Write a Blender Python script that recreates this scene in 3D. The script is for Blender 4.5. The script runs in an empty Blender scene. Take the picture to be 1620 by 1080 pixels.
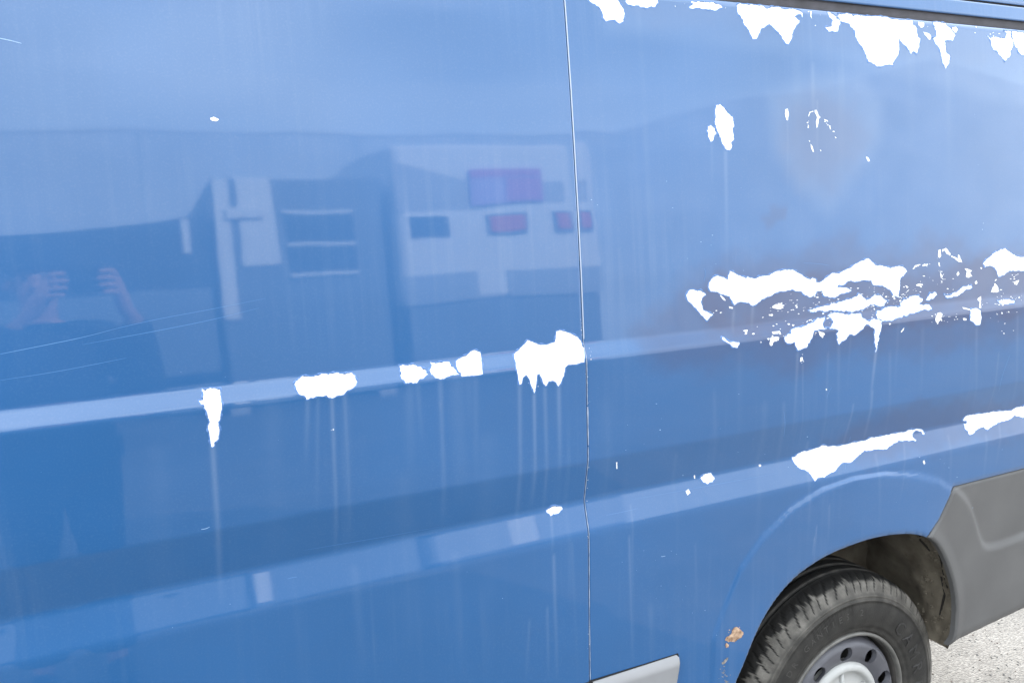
import bpy, bmesh, math, random
import numpy as np
from mathutils import Vector, Matrix
from mathutils.geometry import delaunay_2d_cdt

random.seed(7); rng = np.random.default_rng(11)
S = bpy.context.scene
COL = S.collection
R = math.radians

# ------------------------------------------------------------------ camera
FPX = 1360.0; CZ = 1.96
GZ = -.138          # ground level in drawing units
UNIT = .775         # drawing units to metres (applied to everything further down)
def nv(v): v = np.array(v, float); return v/np.linalg.norm(v)
AX = nv([3580-810, 240-540, FPX]); AN = nv([120-810, 330-540, FPX]); AN = nv(AN-(AN@AX)*AX)
AD = np.cross(AX, AN); AD = AD if AD[1] > 0 else -AD
def axis(i): return Vector((AX[i], AN[i], -AD[i]))
cam_d = bpy.data.cameras.new('camera'); cam = bpy.data.objects.new('camera', cam_d); COL.objects.link(cam)
r_, u_, b_ = axis(0), -axis(1), -axis(2)
cam.matrix_world = Matrix(((r_.x, u_.x, b_.x, 0), (r_.y, u_.y, b_.y, 0), (r_.z, u_.z, b_.z, CZ), (0, 0, 0, 1)))
cam_d.sensor_width = 36; cam_d.lens = FPX/1620*36; cam_d.clip_start = 0.02; cam_d.clip_end = 3000
S.camera = cam

# ------------------------------------------------------------------ light
SUN_AZ = R(29)      # from +y (beyond the van) towards +x
SUN_EL = R(27)
w = bpy.data.worlds.new('World'); S.world = w; w.use_nodes = True
nt = w.node_tree; bg = nt.nodes['Background']
sky = nt.nodes.new('ShaderNodeTexSky'); sky.sky_type = 'NISHITA'; sky.sun_disc = False
sky.sun_elevation = SUN_EL; sky.sun_rotation = SUN_AZ
sky.dust_density = 1.5; sky.air_density = 1.0
tc = nt.nodes.new('ShaderNodeTexCoord'); mp = nt.nodes.new('ShaderNodeMapping'); mp.inputs['Scale'].default_value = (1, 1, 2.6)
cl = nt.nodes.new('ShaderNodeTexNoise'); cl.inputs['Scale'].default_value = 1.6; cl.inputs['Detail'].default_value = 2.5; cl.inputs['Roughness'].default_value = .55
cr = nt.nodes.new('ShaderNodeValToRGB'); cr.color_ramp.elements[0].position = .18; cr.color_ramp.elements[1].position = .80
cm = nt.nodes.new('ShaderNodeMix'); cm.data_type = 'RGBA'; cm.inputs['B'].default_value = (17.2, 18.2, 18.8, 1)
nt.links.new(tc.outputs['Generated'], mp.inputs['Vector']); nt.links.new(mp.outputs[0], cl.inputs['Vector'])
nt.links.new(cl.outputs['Fac'], cr.inputs['Fac']); nt.links.new(cr.outputs['Color'], cm.inputs['Factor'])
nt.links.new(sky.outputs[0], cm.inputs['A']); nt.links.new(cm.outputs['Result'], bg.inputs['Color'])
bg.inputs['Strength'].default_value = 0.12
sd = bpy.data.lights.new('sun', 'SUN'); sd.energy = 3.6; sd.angle = R(.6); sd.color = (1, .95, .88)
sun = bpy.data.objects.new('sun', sd); COL.objects.link(sun)
to_sun = Vector((math.sin(SUN_AZ)*math.cos(SUN_EL), math.cos(SUN_AZ)*math.cos(SUN_EL), math.sin(SUN_EL)))
sun.rotation_euler = to_sun.to_track_quat('Z', 'Y').to_euler(); sun.location = to_sun*20
S.view_settings.view_transform = 'Standard'; S.view_settings.look = 'None'
S.view_settings.exposure = 1.45; S.view_settings.gamma = 1
S.render.engine = 'CYCLES'

# ------------------------------------------------------------------ van side profile: depth y of the skin at height z
KN = [(-2, 1.732), (-1.05, 1.732), (-.835, 1.730), (-.822, 1.731), (-.750, 1.7495), (-.742, 1.7495), (-.640, 1.7300),
      (-.60, 1.7295), (-.392, 1.7315), (-.386, 1.7322), (-.352, 1.7455), (-.2, 1.7532), (-.05, 1.7637), (.1, 1.7763),
      (.25, 1.7907), (.4, 1.807), (.48, 1.817), (.7, 1.85)]
ZZ = np.arange(-.1, 2.75, .001)
_y = np.interp(ZZ, [k[0]+CZ for k in KN], [k[1] for k in KN])
_g = np.exp(-np.arange(-20, 21)**2/(2*3.4**2)); _g /= _g.sum()
YP = np.convolve(np.pad(_y, 20, 'edge'), _g, 'valid')
def Yp(z): return np.interp(z, ZZ, YP)
def pray(px, py):
    v = np.array([px-810, py-540, FPX]); return np.array([v@AX, v@AN, -(v@AD)])
def hit(px, py):
    """surface point (x, z) of the van side where the feature measured in the photograph lies"""
    r = pray(px, py); y = 1.74
    for _ in range(25): y = float(Yp(CZ+r[2]*y/r[1]))
    return (r[0]*y/r[1], CZ+r[2]*y/r[1])
def hits(pts): return [hit(*p) for p in pts]

# wheel arch flare: a soft ridge ring round the arch
FL = hits([(1128, 1010), (1145, 960), (1170, 900), (1205, 850), (1250, 805), (1300, 773), (1350, 756), (1400, 748), (1450, 751), (1485, 760), (1508, 776)])
FLA = np.array([(FL[0][0]-.02, -.2)] + [(FL[0][0]-.01, .3)] + FL)
def flare(x, z):
    x = np.asarray(x, float); z = np.asarray(z, float)
    d = np.full(x.shape, 9.)
    cx, cz = 2.10, .35
    near = (np.abs(x-cx) < .9) & (z < 1.3)
    if near.any():
        xs, zs = x[near], z[near]; dd = np.full(xs.shape, 9.)
        for a, b in zip(FLA[:-1], FLA[1:]):
            e = b-a; t = np.clip(((xs-a[0])*e[0]+(zs-a[1])*e[1])/(e@e), 0, 1)
            dd = np.minimum(dd, np.hypot(xs-a[0]-t*e[0], zs-a[1]-t*e[1]))
        d[near] = dd
    return d
from functools import lru_cache
def inside_poly(x, z, P):
    x = np.asarray(x, float); z = np.asarray(z, float); c = np.zeros(x.shape, bool); n = len(P)
    for i in range(n):
        x1, z1 = P[i]; x2, z2 = P[(i+1) % n]
        if z1 == z2: continue
        k = ((z1 > z) != (z2 > z)) & (x < (x2-x1)*(z-z1)/(z2-z1)+x1)
        c ^= k
    return c
FLP = [tuple(p) for p in FLA] + [(FLA[-1][0]+.05, FLA[-1][1]-.1), (FLA[-1][0]+.05, -.2)]
def Ysurf(x, z):
    x = np.asarray(x, float); z = np.asarray(z, float)
    y = Yp(z)
    d = flare(x, z); sgn = np.where(inside_poly(x, z, FLP), 1., -1.)
    t = np.clip((d*sgn+.007)/.014, 0, 1); t = t*t*(3-2*t)
    y = y - .0055*t
    # faint panel waviness of pressed steel
    y = y + np.where(x > 1.059, .0033*np.exp(-(np.maximum(x, 1.059)-1.059)/.2), 0)
    y = y + .0001*np.sin(x*7.1+z*3.0+.5)*np.sin(z*8.3-x*2.2) + .00004*np.sin(x*19+z*6)*np.cos(z*15+1)
    return y

# ------------------------------------------------------------------ materials
def mat(name, color, rough=.5, metal=0., spec=.5, coat=0., coat_r=.03, var=0., vscale=8., bump=0., bscale=60., var_col=None, detail=6):
    m = bpy.data.materials.new(name); m.use_nodes = True
    t = m.node_tree; b = t.nodes['Principled BSDF']
    b.inputs['Base Color'].default_value = (*color, 1); b.inputs['Roughness'].default_value = rough
    b.inputs['Metallic'].default_value = metal; b.inputs['Specular IOR Level'].default_value = spec
    b.inputs['Coat Weight'].default_value = coat; b.inputs['Coat Roughness'].default_value = coat_r
    co = t.nodes.new('ShaderNodeTexCoord')
    if var or var_col:
        nz = t.nodes.new('ShaderNodeTexNoise'); nz.inputs['Scale'].default_value = vscale; nz.inputs['Detail'].default_value = detail
        t.links.new(co.outputs['Object'], nz.inputs['Vector'])
        mx = t.nodes.new('ShaderNodeMix'); mx.data_type = 'RGBA'
        rp = t.nodes.new('ShaderNodeMapRange'); rp.inputs['From Min'].default_value = .3; rp.inputs['From Max'].default_value = .7
        t.links.new(nz.outputs['Fac'], rp.inputs['Value']); t.links.new(rp.outputs[0], mx.inputs['Factor'])
        mx.inputs['A'].default_value = (*[c*(1-var) for c in color], 1)
        mx.inputs['B'].default_value = (*(var_col or [min(1, c*(1+var)) for c in color]), 1)
        t.links.new(mx.outputs['Result'], b.inputs['Base Color'])
    if bump:
        nb = t.nodes.new('ShaderNodeTexNoise'); nb.inputs['Scale'].default_value = bscale; nb.inputs['Detail'].default_value = 5
        t.links.new(co.outputs['Object'], nb.inputs['Vector'])
        bp = t.nodes.new('ShaderNodeBump'); bp.inputs['Strength'].default_value = 1; bp.inputs['Distance'].default_value = bump
        t.links.new(nb.outputs['Fac'], bp.inputs['Height']); t.links.new(bp.outputs[0], b.inputs['Normal'])
    return m

BLUE = (.0150, .092, .245)
def paint_material():
    m = bpy.data.materials.new('weathered_blue_paint'); m.use_nodes = True
    t = m.node_tree; N = t.nodes; L = t.links; b = N['Principled BSDF']
    at = N.new('ShaderNodeAttribute'); at.attribute_name = 'wear_sheen'
    sp = N.new('ShaderNodeSeparateColor'); L.new(at.outputs['Color'], sp.inputs[0])
    co = N.new('ShaderNodeTexCoord')
    def noise(scale, detail, vec=None, stretch=None):
        n = N.new('ShaderNodeTexNoise'); n.inputs['Scale'].default_value = scale; n.inputs['Detail'].default_value = detail
        if stretch:
            mpn = N.new('ShaderNodeMapping'); mpn.inputs['Scale'].default_value = stretch
            L.new(co.outputs['Object'], mpn.inputs['Vector']); L.new(mpn.outputs[0], n.inputs['Vector'])
        else: L.new(co.outputs['Object'], n.inputs['Vector'])
        return n
    def mixc(fac, a, bb):
        x = N.new('ShaderNodeMix'); x.data_type = 'RGBA'
        if isinstance(fac, float): x.inputs['Factor'].default_value = fac
        else: L.new(fac, x.inputs['Factor'])
        for k, v in (('A', a), ('B', bb)):
            if isinstance(v, tuple): x.inputs[k].default_value = (*v, 1)
            else: L.new(v, x.inputs[k])
        return x.outputs['Result']
    def mr(sock, a, bb, c=0., d=1.):
        x = N.new('ShaderNodeMapRange'); x.inputs['From Min'].default_value = a; x.inputs['From Max'].default_value = bb
        x.inputs['To Min'].default_value = c; x.inputs['To Max'].default_value = d; L.new(sock, x.inputs['Value']); return x.outputs[0]
    def mul(a, bb):
        x = N.new('ShaderNodeMath'); x.operation = 'MULTIPLY'
        for i, v in enumerate((a, bb)):
            if isinstance(v, float): x.inputs[i].default_value = v
            else: L.new(v, x.inputs[i])
        return x.outputs[0]
    n1 = noise(1.6, 4); base = mixc(mr(n1.outputs['Fac'], .3, .7), tuple(c*.93 for c in BLUE), tuple(c*1.07 for c in BLUE))
    # rain-run dust: thin vertical runs
    n2 = noise(1, 5, stretch=(55, 1, 1.3)); n2b = noise(2.2, 3)
    runs = mul(mr(n2.outputs['Fac'], .50, .74), mr(n2b.outputs['Fac'], .42, .7))
    base = mixc(mul(runs, .05), base, (.45, .50, .56))
    n3 = noise(260, 3)
    base = mixc(mul(mr(n3.outputs['Fac'], .5, .8), .03), base, (.5, .55, .6))
    # touch-up spray of another blue
    n4 = noise(14, 6); st = mul(sp.outputs[0], mr(n4.outputs['Fac'], .2, .55, .75, 1.))
    base = mixc(st, base, (.034, .048, .118))
    base = mixc(sp.outputs[1], base, (.50, .56, .62))
    L.new(base, b.inputs['Base Color'])
    rg = N.new('ShaderNodeMath'); rg.operation = 'MULTIPLY_ADD'; L.new(sp.outputs[0], rg.inputs[0]); rg.inputs[1].default_value = .12; rg.inputs[2].default_value = .40
    L.new(rg.outputs[0], b.inputs['Roughness'])
    b.inputs['Specular IOR Level'].default_value = .35
    L.new(mr(sp.outputs[0], 0, 1, 1., .85), b.inputs['Coat Weight'])
    b.inputs['Coat Roughness'].default_value = .03; b.inputs['Coat IOR'].default_value = 1.5
    nb = noise(420, 2); nb2 = noise(5, 2)
    bp = N.new('ShaderNodeBump'); bp.inputs['Distance'].default_value = .000004; bp.inputs['Strength'].default_value = 1
    L.new(nb.outputs['Fac'], bp.inputs['Height'])
    bp2 = N.new('ShaderNodeBump'); bp2.inputs['Distance'].default_value = .00012; bp2.inputs['Strength'].default_value = 1
    L.new(nb2.outputs['Fac'], bp2.inputs['Height']); L.new(bp.outputs[0], bp2.inputs['Normal'])
    L.new(bp2.outputs[0], b.inputs['Normal']); L.new(bp2.outputs[0], b.inputs['Coat Normal'])
    return m
M = {}
M['paint'] = paint_material()
M['primer'] = mat('white_primer', (.86, .86, .85), .6, var=.03, vscale=30, bump=.0002, bscale=300)
M['flake'] = mat('blue_flake_edge', (.06, .16, .38), .45, coat=.5)
M['scratch'] = mat('scratch_mark', (.30, .45, .66), .5)
M['clad'] = mat('grey_plastic', (.097, .095, .094), .55, spec=.4, var=.10, vscale=7, bump=.0005, bscale=520, detail=10)
M['cladlow'] = M['clad']
M['mould'] = mat('light_grey_moulding', (.24, .24, .245), .42, spec=.5, var=.06, vscale=9, bump=.0001, bscale=600)
M['black'] = mat('black_rubber', (.012, .012, .013), .6, spec=.3)
M['rail'] = mat('dusty_channel', (.055, .052, .06), .7, var=.25, vscale=20)
M['dark'] = mat('dark_underbody', (.02, .019, .018), .8, var=.3, vscale=12)
M['liner'] = mat('dirty_wheel_well', (.135, .108, .078), .85, var=.42, vscale=13, bump=.004, bscale=22, var_col=(.18, .155, .115), detail=9)
M['mud'] = mat('dark_crack_mud', (.018, .015, .012), .9)
M['steel'] = mat('grey_steel_rim', (.085, .085, .097), .45, spec=.5, var=.12, vscale=14, bump=.0003, bscale=150)
M['rimdark'] = mat('dusty_dark_rim', (.07, .064, .058), .6, var=.4, vscale=20)
M['lip'] = mat('bright_rim_lip', (.12, .115, .105), .4, var=.25, vscale=30)
M['hub'] = mat('white_hub_cap', (.40, .40, .385), .4, spec=.5, var=.06, vscale=30)
M['rust'] = mat('flaking_rust', (.32, .17, .085), .8, var=.5, vscale=90, var_col=(.55, .38, .26), bump=.001, bscale=180)
M['rustdark'] = mat('grey_brown_scab', (.20, .19, .18), .8, var=.5, vscale=120)
M['white'] = mat('white_panel', (.75, .75, .74), .45, var=.03, vscale=3)
M['pale'] = mat('pale_grey_panel', (.42, .42, .43), .5, var=.06, vscale=2)
M['grey'] = mat('grey_panel', (.15, .165, .185), .5, var=.08, vscale=2)
M['pale2'] = mat('light_grey_panel', (.34, .36, .39), .5, var=.06, vscale=2)
M['glass'] = mat('dark_glass', (.01, .012, .015), .05, spec=.6)
M['red'] = mat('red_lens', (.55, .03, .03), .25)
M['magenta'] = mat('magenta_sign', (.5, .09, .35), .5)
M['lilac'] = mat('lilac_sign', (.42, .28, .62), .5)
M['wall'] = mat('grey_render_wall', (.52, .56, .62), .9, var=.12, vscale=.8, bump=.004, bscale=20)
M['tarp'] = mat('dark_tarpaulin', (.03, .035, .045), .7, var=.2, vscale=3, bump=.01, bscale=4)
M['jacket'] = mat('navy_jacket', (.02, .025, .04), .85, bump=.003, bscale=25)
M['trouser'] = mat('dark_jeans', (.03, .04, .07), .9, bump=.002, bscale=40)
M['skin'] = mat('skin', (.52, .29, .21), .5, var=.06, vscale=15)
M['hair'] = mat('brown_hair', (.035, .022, .014), .7, bump=.004, bscale=90)
M['shoe'] = mat('black_leather', (.02, .018, .016), .5)
M['seam'] = mat('seam_edge_highlight', (.42, .48, .58), .4, coat=.8, coat_r=.1)  # pale tone stands in for light caught by the rolled edge

def tyre_material():
    m = bpy.data.materials.new('dusty_tyre_rubber'); m.use_nodes = True
    t = m.node_tree; N = t.nodes; L = t.links; b = N['Principled BSDF']
    at = N.new('ShaderNodeAttribute'); at.attribute_name = 'dust'
    co = N.new('ShaderNodeTexCoord'); nz = N.new('ShaderNodeTexNoise'); nz.inputs['Scale'].default_value = 26; nz.inputs['Detail'].default_value = 9; nz.inputs['Roughness'].default_value = .6
    L.new(co.outputs['Object'], nz.inputs['Vector'])
    rp = N.new('ShaderNodeMapRange'); rp.inputs['From Min'].default_value = .35; rp.inputs['From Max'].default_value = .68; L.new(nz.outputs['Fac'], rp.inputs['Value'])
    rp.inputs['To Min'].default_value = .45
    ml = N.new('ShaderNodeMath'); ml.operation = 'MULTIPLY'; L.new(at.outputs['Fac'], ml.inputs[0]); L.new(rp.outputs[0], ml.inputs[1])
    mx = N.new('ShaderNodeMix'); mx.data_type = 'RGBA'; mx.inputs['A'].default_value = (.011, .0105, .010, 1); mx.inputs['B'].default_value = (.25, .232, .205, 1)
    L.new(ml.outputs[0], mx.inputs['Factor']); L.new(mx.outputs['Result'], b.inputs['Base Color'])
    b.inputs['Roughness'].default_value = .72; b.inputs['Specular IOR Level'].default_value = .3
    nb = N.new('ShaderNodeTexNoise'); nb.inputs['Scale'].default_value = 200; L.new(co.outputs['Object'], nb.inputs['Vector'])
    bp = N.new('ShaderNodeBump'); bp.inputs['Distance'].default_value = .0006; L.new(nb.outputs['Fac'], bp.inputs['Height']); L.new(bp.outputs[0], b.inputs['Normal'])
    return m
M['tyre'] = tyre_material()

def ground_material():
    m = bpy.data.materials.new('pale_worn_asphalt'); m.use_nodes = True
    t = m.node_tree; N = t.nodes; L = t.links; b = N['Principled BSDF']
    co = N.new('ShaderNodeTexCoord')
    v = N.new('ShaderNodeTexVoronoi'); v.inputs['Scale'].default_value = 110; L.new(co.outputs['Object'], v.inputs['Vector'])
    n = N.new('ShaderNodeTexNoise'); n.inputs['Scale'].default_value = 3; n.inputs['Detail'].default_value = 10; L.new(co.outputs['Object'], n.inputs['Vector'])
    cr = N.new('ShaderNodeValToRGB'); e = cr.color_ramp.elements
    e[0].position = 0; e[0].color = (.14, .132, .122, 1); e[1].position = 1; e[1].color = (.225, .215, .20, 1)
    k = e.new(.45); k.color = (.165, .157, .146, 1)
    sc = N.new('ShaderNodeSeparateColor'); L.new(v.outputs['Color'], sc.inputs[0])
    L.new(sc.outputs[0], cr.inputs['Fac'])
    mx = N.new('ShaderNodeMix'); mx.data_type = 'RGBA'; mx.blend_type = 'MULTIPLY'; mx.inputs['Factor'].default_value = 1
    rp = N.new('ShaderNodeMapRange'); rp.inputs['From Min'].default_value = .3; rp.inputs['From Max'].default_value = .7; rp.inputs['To Min'].default_value = .75; rp.inputs['To Max'].default_value = 1.1
    L.new(n.outputs['Fac'], rp.inputs['Value']); L.new(cr.outputs['Color'], mx.inputs['A']); L.new(rp.outputs[0], mx.inputs['B'])
    L.new(mx.outputs['Result'], b.inputs['Base Color']); b.inputs['Roughness'].default_value = .95
    bp = N.new('ShaderNodeBump'); bp.inputs['Distance'].default_value = .003; bp.invert = True; L.new(v.outputs['Distance'], bp.inputs['Height']); L.new(bp.outputs[0], b.inputs['Normal'])
    return m
M['ground'] = ground_material()

# ------------------------------------------------------------------ object helpers
def tag(o, label=None, cat=None, group=None, kind=None):
    if label: o['label'] = label
    if cat: o['category'] = cat
    if group: o['group'] = group
    if kind: o['kind'] = kind
    return o
def root_of(o):
    while o.parent: o = o.parent
    return o
def link(name, me, parent=None):
    o = bpy.data.objects.new(name, me); COL.objects.link(o)
    if parent is not None:
        o.parent = parent
        o.matrix_parent_inverse = Matrix.Translation(-root_of(parent).location) if parent.parent is None else Matrix.Identity(4)
    return o
def mesh(name, verts, faces, m, parent=None, smooth=True, mats=None, midx=None, attr=None):
    me = bpy.data.meshes.new(name); me.from_pydata([tuple(map(float, v)) for v in verts], [], faces)
    for k in (mats or [m]): me.materials.append(k)
    if midx is not None: me.polygons.foreach_set('material_index', np.asarray(midx, np.int32))
    if smooth: me.polygons.foreach_set('use_smooth', [True]*len(me.polygons))
    me.update()
    return link(name, me, parent)
def thing(name, loc, label, cat, group=None):
    o = bpy.data.objects.new(name, None); COL.objects.link(o); o.location = loc; o.empty_display_size = .1
    return tag(o, label, cat, group)
class MB:
    def __init__(s): s.bm = bmesh.new()
    def box(s, x0, x1, y0, y1, z0, z1, bev=0.):
        t = bmesh.new(); bmesh.ops.create_cube(t, size=1)
        bmesh.ops.scale(t, vec=(x1-x0, y1-y0, z1-z0), verts=t.verts); bmesh.ops.translate(t, vec=((x0+x1)/2, (y0+y1)/2, (z0+z1)/2), verts=t.verts)
        if bev: bmesh.ops.bevel(t, geom=t.edges[:], offset=bev, segments=2, profile=.5, affect='EDGES')
        me = bpy.data.meshes.new('t'); t.to_mesh(me); t.free(); s.bm.from_mesh(me); bpy.data.meshes.remove(me); return s
    def tube(s, p0, p1, r0, r1=None, seg=16):
        r1 = r0 if r1 is None else r1; p0 = Vector(p0); p1 = Vector(p1); d = p1-p0
        t = bmesh.new(); bmesh.ops.create_cone(t, cap_ends=True, segments=seg, radius1=r0, radius2=r1, depth=d.length)
        q = d.to_track_quat('Z', 'Y').to_matrix().to_4x4(); q.translation = (p0+p1)/2
        bmesh.ops.transform(t, matrix=q, verts=t.verts)
        me = bpy.data.meshes.new('t'); t.to_mesh(me); t.free(); s.bm.from_mesh(me); bpy.data.meshes.remove(me); return s
    def build(s, name, m, parent=None, smooth=False):
        me = bpy.data.meshes.new(name); s.bm.to_mesh(me); s.bm.free(); me.materials.append(m)
        if smooth: me.polygons.foreach_set('use_smooth', [True]*len(me.polygons))
        return link(name, me, parent)

def axis_pts(a, b, step, dense=()):
    """grid coordinates from a to b; dense = [(lo, hi, step)]"""
    pts = [a]; v = a
    while v < b-1e-6:
        st = step
        for lo, hi, s2 in dense:
            if lo <= v < hi: st = min(st, s2)
        v += st; pts.append(min(v, b))
    return np.array(pts)
def contour_dist(x, z, P):
    """signed distance (positive inside) and nearest boundary point"""
    d = np.full(x.shape, 1e9); nx = np.zeros(x.shape); nz = np.zeros(x.shape)
    n = len(P)
    for i in range(n):
        ax, az = P[i]; bx, bz = P[(i+1) % n]; ex, ez = bx-ax, bz-az; l2 = ex*ex+ez*ez
        if l2 < 1e-14: continue
        t = np.clip(((x-ax)*ex+(z-az)*ez)/l2, 0, 1); qx = ax+t*ex; qz = az+t*ez
        dd = np.hypot(x-qx, z-qz); k = dd < d
        d[k] = dd[k]; nx[k] = qx[k]; nz[k] = qz[k]
    return np.where(inside_poly(x, z, P), d, -d), nx, nz
def resample(P, step):
    out = []
    n = len(P)
    for i in range(n):
        a = np.array(P[i]); b = np.array(P[(i+1) % n]); L = np.linalg.norm(b-a); k = max(1, int(L/step))
        for j in range(k): out.append(tuple(a+(b-a)*j/k))
    return out
def smooth_closed(P, it=2):
    P = [np.array(p, float) for p in P]
    for _ in range(it):
        Q = []
        for i in range(len(P)):
            a, b = P[i], P[(i+1) % len(P)]; Q += [a*.75+b*.25, a*.25+b*.75]
        P = Q
    return [tuple(p) for p in P]
def open_smooth(P, it=2):
    P = [np.array(p, float) for p in P]
    for _ in range(it):
        Q = [P[0]]
        for a, b in zip(P[:-1], P[1:]): Q += [a*.75+b*.25, a*.25+b*.75]
        Q.append(P[-1]); P = Q
    return [tuple(p) for p in P]

def sheet(name, P, m, parent, yf, gx, gz, roll=.005, depth=.03, rim_step=.008, attrf=None):
    """sheet-metal panel: grid snapped to contour P, its rim rolled inwards"""
    GX, GZ = np.meshgrid(gx, gz, indexing='ij')
    pad_in = roll
    sx, nx, nz = contour_dist(GX.ravel(), GZ.ravel(), P)
    x = GX.ravel().copy(); z = GZ.ravel().copy()
    keepv = sx > 0
    nxn, nzn = len(gx), len(gz)
    idx = np.arange(nxn*nzn).reshape(nxn, nzn)
    q = np.stack([idx[:-1, :-1], idx[1:, :-1], idx[1:, 1:], idx[:-1, 1:]], -1).reshape(-1, 4)
    cnt = keepv[q].sum(1)
    q = q[cnt > 0]
    used = np.unique(q)
    # snap every used outside vertex on the contour
    o = used[~keepv[used]]; x[o] = nx[o]; z[o] = nz[o]
    remap = -np.ones(nxn*nzn, int); remap[used] = np.arange(len(used))
    X_ = x[used]; Z_ = z[used]; D_ = np.where(keepv[used], sx[used], 0)
    t = np.clip(1-D_/roll, 0, 1) if roll > 0 else 0*D_
    Y_ = yf(X_, Z_) + roll*(1-np.sqrt(np.clip(1-t*t, 0, 1)))*.8
    F = remap[q]
    verts = np.stack([X_, Y_, Z_], 1)
    # rim
    C = resample(P, rim_step); n = len(C); base = len(verts)
    cx = np.array([c[0] for c in C]); cz = np.array([c[1] for c in C]); cy = yf(cx, cz)+roll*.8
    rim = np.concatenate([np.stack([cx, cy-.0002, cz], 1), np.stack([cx, cy+depth, cz], 1)])
    fr = [(base+i, base+(i+1) % n, base+n+(i+1) % n, base+n+i) for i in range(n)]
    allv = np.concatenate([verts, rim])
    me = bpy.data.meshes.new(name)
    faces = [tuple(map(int, f)) for f in F]
    faces = [f if len(set(f)) == 4 else f for f in faces]
    me.from_pydata(allv.tolist(), [], faces+fr); me.materials.append(m)
    me.polygons.foreach_set('use_smooth', [True]*len(faces)+[False]*len(fr))
    if attrf is not None:
        a = me.color_attributes.new('wear_sheen', 'FLOAT_COLOR', 'POINT')
        c = np.zeros((len(allv), 4)); c[:, 3] = 1; c[:len(verts), :3] = attrf(X_, Z_)
        a.data.foreach_set('color', c.ravel())
    me.validate(); me.update()
    bm = bmesh.new(); bm.from_mesh(me); bmesh.ops.dissolve_degenerate(bm, dist=1e-6, edges=bm.edges); bm.to_mesh(me); bm.free()
    # make the face normals look towards -y
    return link(name, me, parent)

# ------------------------------------------------------------------ ground
g = mesh('ground', [(-400, -400, GZ), (400, -400, GZ), (400, 400, GZ), (-400, 400, GZ)], [(0, 1, 2, 3)], M['ground'], smooth=False)
tag(g, kind='structure')

# ------------------------------------------------------------------ the blue van
van = thing('panel_van', (1.0, 3.0, GZ), 'blue panel van with white peeling paint patches, dirty wheel and grey corner cladding', 'van')
XS = 1.059; GAP = .0011
ZT = 2.441
XR = 3.14
arch_px = [(1130, 1190), (1140, 1150), (1150, 1114), (1162, 1080), (1176, 1048), (1190, 1012), (1204, 981), (1222, 952), (1240, 929), (1261, 908), (1278, 896), (1296, 884), (1317, 873),
           (1349, 860), (1380, 850), (1408, 845), (1437, 843), (1454, 845), (1467, 849), (1479, 859), (1489, 876), (1498, 898), (1505, 922), (1509, 946), (1509.5, 971), (1507, 999), (1502, 1022)]
ARCH = open_smooth(hits(arch_px), 2)
arch_left_bottom = ARCH[0]
k_split = min(range(len(ARCH)), key=lambda i: abs(ARCH[i][0]-hit(1467, 849.5)[0]) + abs(ARCH[i][1]-hit(1467, 849.5)[1]))
ARCH_BLUE = ARCH[:k_split+1]; ARCH_GREY = ARCH[k_split:]
clad_top = hit(1510, 770); clad_r = hit(1620, 742)
slope = (clad_r[1]-clad_top[1])/(clad_r[0]-clad_top[0])
clad_r2 = (XR, clad_top[1]+slope*(XR-clad_top[0]))
cb0 = hit(1502, 1022); cb1 = hit(1519, 1012); cb2 = hit(1620, 964)
sl2 = (cb2[1]-cb1[1])/(cb2[0]-cb1[0])
print('clad', clad_top, clad_r2, cb0, cb1, cb2, 'arch', ARCH[0], ARCH_GREY[0])
SILL = .36
q_slant = [hit(1467, 849.5), hit(1483, 824), hit(1499, 790), hit(1504, 778), clad_top]
QP = [(XS+GAP, ZT), (XS+GAP, SILL), (ARCH[0][0], SILL)] + ARCH_BLUE + [(q[0]-.0015, q[1]+.001) for q in q_slant[1:]] + [(clad_r2[0], clad_r2[1]+.002), (XR, ZT)]
DP = [(-.30, ZT), (-.30, SILL), (XS-GAP, SILL), (XS-GAP, ZT)]

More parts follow.
